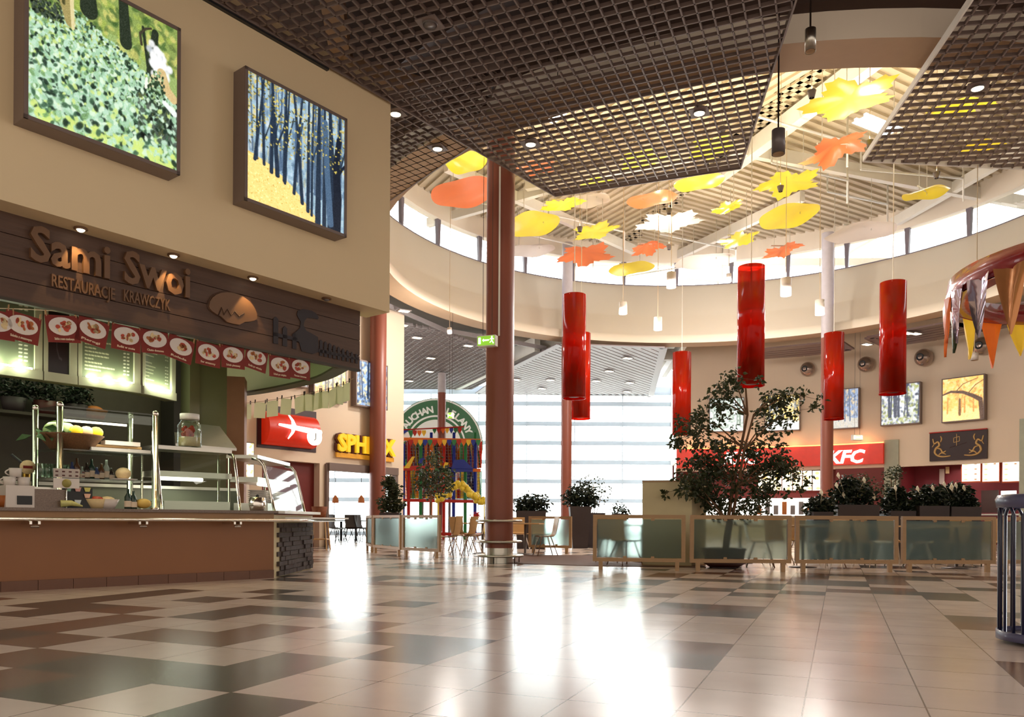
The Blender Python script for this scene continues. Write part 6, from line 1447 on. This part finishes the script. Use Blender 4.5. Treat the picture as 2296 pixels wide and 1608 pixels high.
# wooden high chair and brown stand beside the counter end
p = at(716, 1166, 25.5); p.z = 0; t_ = thing('wooden_stand', 'small wooden stand with a basket of goods beyond the counter end', 'stand', p)
for sx in (-1, 1):
    for sy in (-1, 1): MB().tube([p + Vector((sx * .3, sy * .25, 0)), p + Vector((sx * .22, sy * .18, 1.0))], .025, 6).build('leg', M['beech'], t_)
MB().box(p + Vector((0, 0, 1.02)), (.6, .5, .05)).build('top', M['beech'], t_); MB().box(p + Vector((0, 0, .35)), (.55, .45, .04)).build('shelf', M['beech'], t_)
tag(MB().lathe([(.001, 0), (.2, 0), (.26, .36), (.22, .36), (.001, .3)], p + Vector((0, 0, 1.045)), 16).build('goods_basket', mat('mixed brown wicker', srgb(150, 90, 60), .7, var=.6, scale=20)), 'brown wicker basket standing on the wooden stand by the counter end', 'basket')

# ------------------------------------------------------------------ shops on the curved wall
t_ = thing('fast_food_sign', 'long red lit sign band with white letters above the fast food shop', 'sign', pc(WR, arc_phi(1750), 4.4))
mb = MB(); arcwall(mb, f1, f0, 3.93, 4.95, WR - .3, .3); mb.build('red_band', M['red_plastic'], t_)
def arc_text(txt, xa, xb, y0, y1, R, m, nm, parent, shear=.25, bold=.03):
    (pa, ph), (pb, _) = arc_pt(xa, y0, R), arc_pt(xb, y0, R); r = pb - pa; r.z = 0; h = arc_pt((xa + xb) / 2, y1, R)[0].z - arc_pt((xa + xb) / 2, y0, R)[0].z
    return text_mb(txt, h / .70, .06, plane_M(Vector((pa.x, pa.y, arc_pt((xa + xb) / 2, y0, R)[0].z)), r), bold=bold, shear=shear, width=r.length).build(nm, m, parent)
arc_text('KFC', 1855, 1940, 1038, 1010, WR - .36, M['lit_white'], 'letters', t_); arc_text('KFC', 1622, 1701, 1040, 1014, WR - .36, M['lit_white'], 'letters', t_)
MB().tube([pc(WR - .25, f1 + (f0 - f1) * k / 20, 4.98) for k in range(21)], .03, 6).build('light_strip', mat('orange tube', (1, .45, .12), .4, emit=3), t_)
for k in range(6): lamp('POINT', 'sign_glow', pc(WR - .4, f1 + (f0 - f1) * (k + .5) / 6, 5.1), 6, (1, .42, .16), .1)
mb = MB(); arcwall(mb, f1, arc_phi(1874), 0, 3.93, WR + .02, .1); struct('wall_shop_panel', mb, M['darkred'])
bright = canvas_mat('bright lit print', 1.7)
xs = [1700, 1728, 1754, 1778, 1800, 1822, 1842]
ml = ['leftmost lit meal panel of the fast food shop, with one big bag picture', 'second lit meal panel of the fast food shop', 'third lit meal panel of the fast food shop', 'fourth lit meal panel, left of the right pillar', 'fifth lit meal panel, closest left of the right pillar', 'lit meal panel hidden by the right pillar edge']
for i in range(6):
    (pa, _), (pb, _) = arc_pt(xs[i], 1100, WR + 1.6), arc_pt(xs[i + 1] - 2, 1100, WR + 1.6); r = pb - pa; r.z = 0; z0 = pa.z; z1 = arc_pt(xs[i], 1056, WR + 1.6)[0].z; n = r.normalized().cross(Vector((0, 0, 1)))
    o = Vector((pa.x, pa.y, z0)); m_ = thing('meal_panel', ml[i], 'menu board', o, group='lit meal panels in the fast food shop'); MB().hexa(o, o + r, o + r - n * .1, o - n * .1, (0, 0, z1 - z0)).build('case', M['frame'], m_)
    c = Canvas(26, 40, 40 + i); c.fill((250, 240, 215)); [c.ell(.25 + .5 * c.r.random(), (k + .5) / 4, .28, .13, ((232, 190, 110), (214, 150, 70), (240, 220, 150))[k % 3], 0, .85) for k in range(4)]; [c.line([(0, k / 4), (1, k / 4)], .03, .03, (190, 180, 150)) for k in (1, 2, 3)]
    c.mesh('print', o + n * .01, r, (0, 0, 1), r.length, z1 - z0, bright, m_)
t_ = thing('fast_food_counter', 'bright fast food service counter with shelves behind the fig tree', 'counter', pc(WR + .6, arc_phi(1760), 0))
mb = MB(); arcwall(mb, arc_phi(1868), f0 - .01, 0, 1.25, WR + .5, .5); mb.build('front', M['plate_white'], t_)
mb = MB(); arcwall(mb, arc_phi(1868), f0 - .01, 1.25, 1.32, WR + .4, .8); mb.build('worktop', M['steel'], t_)
mb = MB(); arcwall(mb, arc_phi(1868), f0 - .01, 1.32, 2.3, WR + 1.5, .3); mb.build('back_shelves', M['lit_white'], t_)
for k in range(9):
    ph = arc_phi(1700 + k * 18); mb = MB(); arcwall(mb, ph - .006, ph + .006, 1.4, 1.9 + .2 * (k % 2), WR + 1.3, .15); mb.build('machine', M['grey_cyl'] if k % 3 else M['food_brown'], t_)
lamp('AREA', 'shop_light', pc(WR + 1.1, arc_phi(1760), 3.7), 60, (1, .93, .8), 2)
lamp('AREA', 'shop_light', pc(WR + 1.2, arc_phi(2120), 3.7), 26, (1, .8, .7), 1.6)
# dragon sign
(pa, _), (pb, _) = arc_pt(2084, 1035, WR - .12), arc_pt(2213, 1028, WR - .12); r = pb - pa; r.z = 0; z0 = (pa.z + pb.z) / 2; z1 = (arc_pt(2084, 972, WR - .12)[0].z + arc_pt(2213, 963, WR - .12)[0].z) / 2; n = r.normalized().cross(Vector((0, 0, 1))); o = Vector((pa.x, pa.y, z0)); H_ = z1 - z0; L_ = r.length; r.normalize()
t_ = thing('dragon_sign', 'black sign board with gold dragons and a red edge above the right shop', 'sign', o)
MB().hexa(o, o + r * L_, o + r * L_ - n * .1, o - n * .1, (0, 0, H_)).build('board', mat('dark brown board', srgb(46, 24, 26), .5), t_); MB().bar(o + r * 0 + Vector((0, 0, H_ + .02)), o + r * L_ + Vector((0, 0, H_ + .02)), .12, .05).build('red_edge', M['f_red'], t_)
gold = mat('dull gold paint', srgb(190, 150, 90), .5, emit=.1); Q = lambda u, v: o + r * (L_ * u) + Vector((0, 0, H_ * v)) + n * .012
for sg, nm in ((0, 'left_dragon'), (1, 'right_dragon')):
    X = (lambda u: u) if sg == 0 else (lambda u: 1 - u); mb = MB()
    for pts, w0 in (([(.06, .8), (.09, .62), (.15, .68), (.18, .55), (.12, .45), (.10, .3), (.16, .18), (.26, .14), (.38, .16)], .045), ([(.20, .66), (.22, .78), (.20, .88)], .03), ([(.12, .46), (.2, .42), (.24, .3), (.3, .34)], .035), ([(.16, .18), (.22, .28), (.3, .22)], .03), ([(.09, .62), (.05, .5)], .02)):
        P_ = [Q(X(u), v) for u, v in smooth(pts, 4)]; mb.tube(P_, [w0 * (.6 + .5 * math.sin(math.pi * i / (len(P_) - 1))) for i in range(len(P_))], 5)
    mb.build(nm, gold, t_)
mb = MB()
for (u0, v0, u1, v1) in ((.435, .78, .535, .82), (.435, .62, .535, .66), (.435, .62, .435, .78), (.535, .66, .535, .82), (.485, .5, .485, .92)): mb.bar(Q(u0, v0), Q(u1, v1), .02, .03, up=n)
mb.build('chinese_character', gold, t_); mb = MB()
for k in range(12): u = .36 + k * .025; mb.bar(Q(u, .44 + .012 * k), Q(u + .015, .47 + .012 * k), .01, .02, up=n)
mb.build('small_script', M['terracotta'], t_)
# menu panels of the right shop
pn_ = ['left lit price panel under the dragon sign', 'middle lit price panel right of the dragon sign', 'right lit price panel at the shop edge']
for i, (xa, xb) in enumerate(((2157, 2198), (2203, 2240), (2248, 2287))):
    (pa, _), (pb, _) = arc_pt(xa, 1080, WR + 1.0), arc_pt(xb, 1080, WR + 1.0); r = pb - pa; r.z = 0; z0 = pa.z; z1 = arc_pt(xa, 1036, WR + 1.0)[0].z; n = r.normalized().cross(Vector((0, 0, 1))); o = Vector((pa.x, pa.y, z0))
    m_ = thing('price_panel', pn_[i], 'menu board', o, group='lit price panels in the maroon shop'); MB().hexa(o - r * .05 - Vector((0, 0, .06)), o + r * 1.05 - Vector((0, 0, .06)), o + r * 1.05 - n * .1 - Vector((0, 0, .06)), o - n * .1 - r * .05 - Vector((0, 0, .06)), (0, 0, z1 - z0 + .1)).build('case', mat('orange case', srgb(190, 80, 30), .5), m_)
    c = Canvas(30, 30, 60 + i); c.fill((255, 246, 228)); [c.ell(.2, (k + .5) / 4, .13, .05, (230, 190, 120), 0, .9) for k in range(4)]; [c.ell(.72, (k + .5) / 4, .09, .04, (130, 80, 50), 0, .9) for k in range(4) if i == 0 or k == 0]
    c.mesh('print', o + n * .01, r, (0, 0, 1), r.length, z1 - z0, bright, m_)
for (xa, xb, y0, y1, R_, mm, lab) in ((2106, 2117, 1086, 1052, WR + 2.4, 'p_white', 'narrow pale poster hanging on the maroon wall'), (2120, 2128, 1062, 1047, WR + 2.4, 'food_cream', 'small framed notice beside the narrow poster'), (2200, 2238, 1150, 1100, WR + .9, 'frosted', 'pale green glass screen on the maroon shop counter'), (2244, 2278, 1120, 1101, WR + 1.4, 'lit_white', 'lit drinks panel above the maroon shop counter'), (2178, 2192, 1128, 1118, WR + 1.2, 'porcelain', 'white notice hanging under the price panels')):
    (pa, _), (pb, _) = arc_pt(xa, y0, R_), arc_pt(xb, y0, R_); r = pb - pa; r.z = 0; n = r.normalized().cross(Vector((0, 0, 1))); z1 = arc_pt(xa, y1, R_)[0].z
    tag(MB().hexa(pa, pa + r, pa + r - n * .05, pa - n * .05, (0, 0, z1 - pa.z)).build('shop_panel', M[mm]), lab, 'panel')
t_ = thing('maroon_shop_counter', 'dark service counter of the maroon shop below the price panels', 'counter', pc(WR + .6, arc_phi(2200), 0)); mb = MB(); arcwall(mb, f3, arc_phi(2120), 0, 1.35, WR + .5, .5); mb.build('front', M['maroon'], t_); mb = MB(); arcwall(mb, f3, arc_phi(2120), 1.35, 1.42, WR + .4, .8); mb.build('worktop', M['steel'], t_)

# ------------------------------------------------------------------ exit signs
def exit_sign(x, y, w, h, Y, rz, label, wire_x=None, face='green'):
    c = at(x, y, Y); W_ = w / F * Y; H2 = h / F * Y; t_ = thing('exit_sign', label, 'exit sign', c)
    r = Vector((math.cos(rz), math.sin(rz), 0)); n = r.cross(Vector((0, 0, 1))); o = c - r * W_ / 2 - Vector((0, 0, H2 / 2))
    MB().hexa(o, o + r * W_, o + r * W_ - n * .16, o - n * .16, (0, 0, H2)).build('housing', M['white'], t_)
    g = mat('exit face', srgb(130, 190, 50) if face == 'green' else srgb(235, 235, 200), .4, emit=.9); f = o + n * .004 + r * .02 + Vector((0, 0, .02))
    MB().hexa(f, f + n * .01, f + r * (W_ - .04) + n * .01, f + r * (W_ - .04), (0, 0, H2 - .04)).build('lit_face', g, t_); fc_ = [o_ for o_ in t_.children][-1]; t2 = t_; t_ = fc_
    l = M['lit_white']; q = f + n * .014; z = Vector((0, 0, 1))
    mb = MB(); mb.bar(q + r * W_ * .30 + z * H2 * .45, q + r * W_ * .62 + z * H2 * .45, .006, .03); mb.prism([q + r * W_ * .26 + z * H2 * .45, q + r * W_ * .34 + z * H2 * .3, q + r * W_ * .34 + z * H2 * .6], n * .006); mb.build('arrow', l, t_)
    MB().hexa(q + r * W_ * .05 + z * H2 * .12, q + r * W_ * .05 + n * .006 + z * H2 * .12, q + r * W_ * .17 + n * .006 + z * H2 * .12, q + r * W_ * .17 + z * H2 * .12, z * H2 * .6).build('door_symbol', l, t_)
    mb = MB(); m0 = q + r * W_ * .78; mb.ball(m0 + z * H2 * .72, .02, 6); mb.tube([m0 + z * H2 * .65, m0 + z * H2 * .4, m0 + r * .04 + z * H2 * .12], .012, 4); mb.tube([m0 + z * H2 * .4, m0 - r * .05 + z * H2 * .2], .01, 4); mb.tube([m0 - r * .05 + z * H2 * .5, m0 + z * H2 * .62, m0 + r * .05 + z * H2 * .5], .008, 4); mb.build('running_figure', l, t_); t_ = t2
    for s_ in (.25, .75):
        p0 = o + r * W_ * s_ - n * .08 + z * H2; MB().tube([p0, (p0.x, p0.y, 9.31 if (Vector((p0.x, p0.y)) - Vector(DC)).length > 11.1 or Y < 20 else 14.16)], .006, 4).build('wire', M['darkcord'], t_)
exit_sign(1090, 764, 44, 24, 17.9, -.35, 'green lit exit sign with arrow hanging before the main pillar')
exit_sign(1009, 932, 13, 14, 31.5, -.3, 'small far exit sign hanging on a long cord before the round green sign')
exit_sign(1924, 981, 24, 12, 34.5, .1, 'small pale lit exit sign hanging above the fast food sign', face='pale')

# ------------------------------------------------------------------ pennant ring at the upper right
rc = Vector((11.55, 15.0, 5.5)); RR = 2.85
t_ = thing('pennant_ring', 'dark red suspended ring hung with satin pennants at the right picture edge', 'hanging decoration', rc)
MB().lathe([(RR, 0), (RR + .06, .1), (RR + .02, .42), (RR - .04, .44), (RR - .03, .02), (RR, 0)], rc, 64).build('ring_band', M['satin_red'], t_)
MB().lathe([(RR - .05, .0), (RR - .5, .05), (RR - .5, .09), (RR - .05, .04)], rc, 64).build('inner_shelf', M['satin_red'], t_)
fm_ = {13: 'satin_silver', 12: 'satin_silver', 14: 'satin_gold', 11: 'satin_orange', 10: 'satin_orange', 9: 'satin_green', 8: 'f_yellow', 15: 'satin_red', 16: 'satin_red'}
for k in range(26):
    an = 2 * math.pi * (k + .5) / 26; a0, a1 = an - .105, an + .105; L = {12: 1.05, 13: 1.1, 14: 1.2, 9: .85}.get(k, .75 + .15 * ((k * 5) % 3)); mb = MB(); vs = []; n = 8
    for j in range(n + 1):
        v = j / n; wv = (1 - v) ** .8
        for q in range(5):
            u = (q / 4 - .5) * 2; th_ = an + .105 * u * wv; rad = RR + .06 + .06 * math.sin(q * 1.9 + k + v * 2.5) * (1 - v * .5)
            vs.append(rc + Vector((rad * math.cos(th_), rad * math.sin(th_), .05 - L * v + .05 * u * u * (1 - v))))
    mb._add(vs, [(j * 5 + q, j * 5 + q + 1, (j + 1) * 5 + q + 1, (j + 1) * 5 + q) for j in range(n) for q in range(4)], True); mb.build('pennant', M[fm_.get(k, ('satin_gold', 'satin_green', 'f_yellow', 'satin_orange')[k % 4])], t_)
for k in range(3): an = 2.0 + k * 2.094; p = rc + Vector((RR * math.cos(an), RR * math.sin(an), .4)); MB().tube([p, (p.x, p.y, 9.0)], .01, 4).build('wire', M['cord'], t_)

# ------------------------------------------------------------------ navy wire bin
bc_ = Vector((4.49, 6.5, 0)); BR = .40
t_ = thing('wire_bin', 'navy blue round bar bin cut by the right picture edge', 'bin', bc_)
MB().lathe([(BR - .02, 1.13), (BR + .02, 1.13), (BR + .03, 1.2), (BR + .01, 1.235), (BR - .04, 1.24), (BR - .05, 1.2), (BR - .02, 1.13)], bc_, 40).build('top_ring', mat('blue grey rim', srgb(86, 86, 120), .35, coat=.3), t_)
MB().lathe([(BR - .01, .03), (BR + .02, .03), (BR + .02, .1), (BR - .01, .1), (BR - .01, .03)], bc_, 40).build('bottom_ring', mat('blue grey band', srgb(86, 86, 120), .35, coat=.3), t_)
MB().lathe([(.001, .04), (BR - .02, .04), (BR - .02, .07), (.001, .07)], bc_, 40).build('base_plate', M['navy'], t_)
nb = 13
for k in range(nb):
    a0 = 2 * math.pi * k / nb + .16; a1 = a0 + 2 * math.pi / nb * .55; rd = BR - .005; pts = []
    pts.append(bc_ + Vector((rd * math.cos(a0), rd * math.sin(a0), .05)))
    for j in range(7):
        u = j / 6; a = a0 + (a1 - a0) * u; pts.append(bc_ + Vector((rd * math.cos(a), rd * math.sin(a), 1.06 + .07 * math.sin(math.pi * u))))
    pts.append(bc_ + Vector((rd * math.cos(a1), rd * math.sin(a1), .05)))
    MB().tube(pts, .013, 6).build('bar_loop', M['navy'], t_)
for k in range(4): an = k * math.pi / 2 + .4; p = bc_ + Vector((.3 * math.cos(an), .3 * math.sin(an), 0)); MB().tube([p, p + Vector((0, 0, .05))], .03, 8).build('foot', M['black'], t_)

# small lit spots in the far ceilings
spots = [(906, 697, 9.2, 'left of the drum edge, highest of the far left group'), (903, 729, 9.2, 'at the shop wall top, left far group'), (966, 803, 9.2, 'middle of the grey lattice ceiling'), (1050, 775, 9.2, 'left of the hanging exit sign'), (963, 833, 9.2, 'low in the grey lattice ceiling'), (918, 854, 9.2, 'lowest of the grey lattice ceiling'), (935, 757, 9.2, 'beside the shop wall corner'),
 (1158, 851, 8.97, 'slatted ceiling just right of the main pillar'), (1234, 852, 8.97, 'slatted ceiling left of the overlapping lanterns'), (1337, 854, 8.97, 'slatted ceiling right of the overlapping lanterns'), (1407, 803, 8.97, 'slatted ceiling highest on the right'), (1366, 832, 8.97, 'middle of the slatted ceiling'), (1412, 858, 8.97, 'slatted ceiling near its right edge'), (1215, 871, 8.97, 'low on the slatted ceiling at the left'), (1406, 878, 8.97, 'lowest right of the slatted ceiling'),
 (1944, 772, 9.0, 'slatted strip left of the rightmost lantern'), (2036, 747, 9.0, 'slatted strip right of the rightmost lantern'), (2054, 748, 9.0, 'second right of the rightmost lantern'), (2180, 729, 8.97, 'slatted strip below the pennants')]
for x, y, z, lab in spots:
    p = atz(x, y, z - .02); t_ = thing('recessed_light', 'small lit ceiling spot, ' + lab, 'ceiling light', p, group='small lit spots in the far ceilings')
    MB().box(p, (.5, .34, .03), .5).build('trim_ring', M['lattice_far'], t_); MB().box(p - Vector((0, 0, .02)), (.38, .24, .02), .5).build('lens', M['warm_lit'], t_)
    if x in (966, 1234, 1407, 2036): lamp('SPOT', 'recessed_beam', p - Vector((0, 0, .08)), 60, (1, .9, .75), .1, math.radians(130))
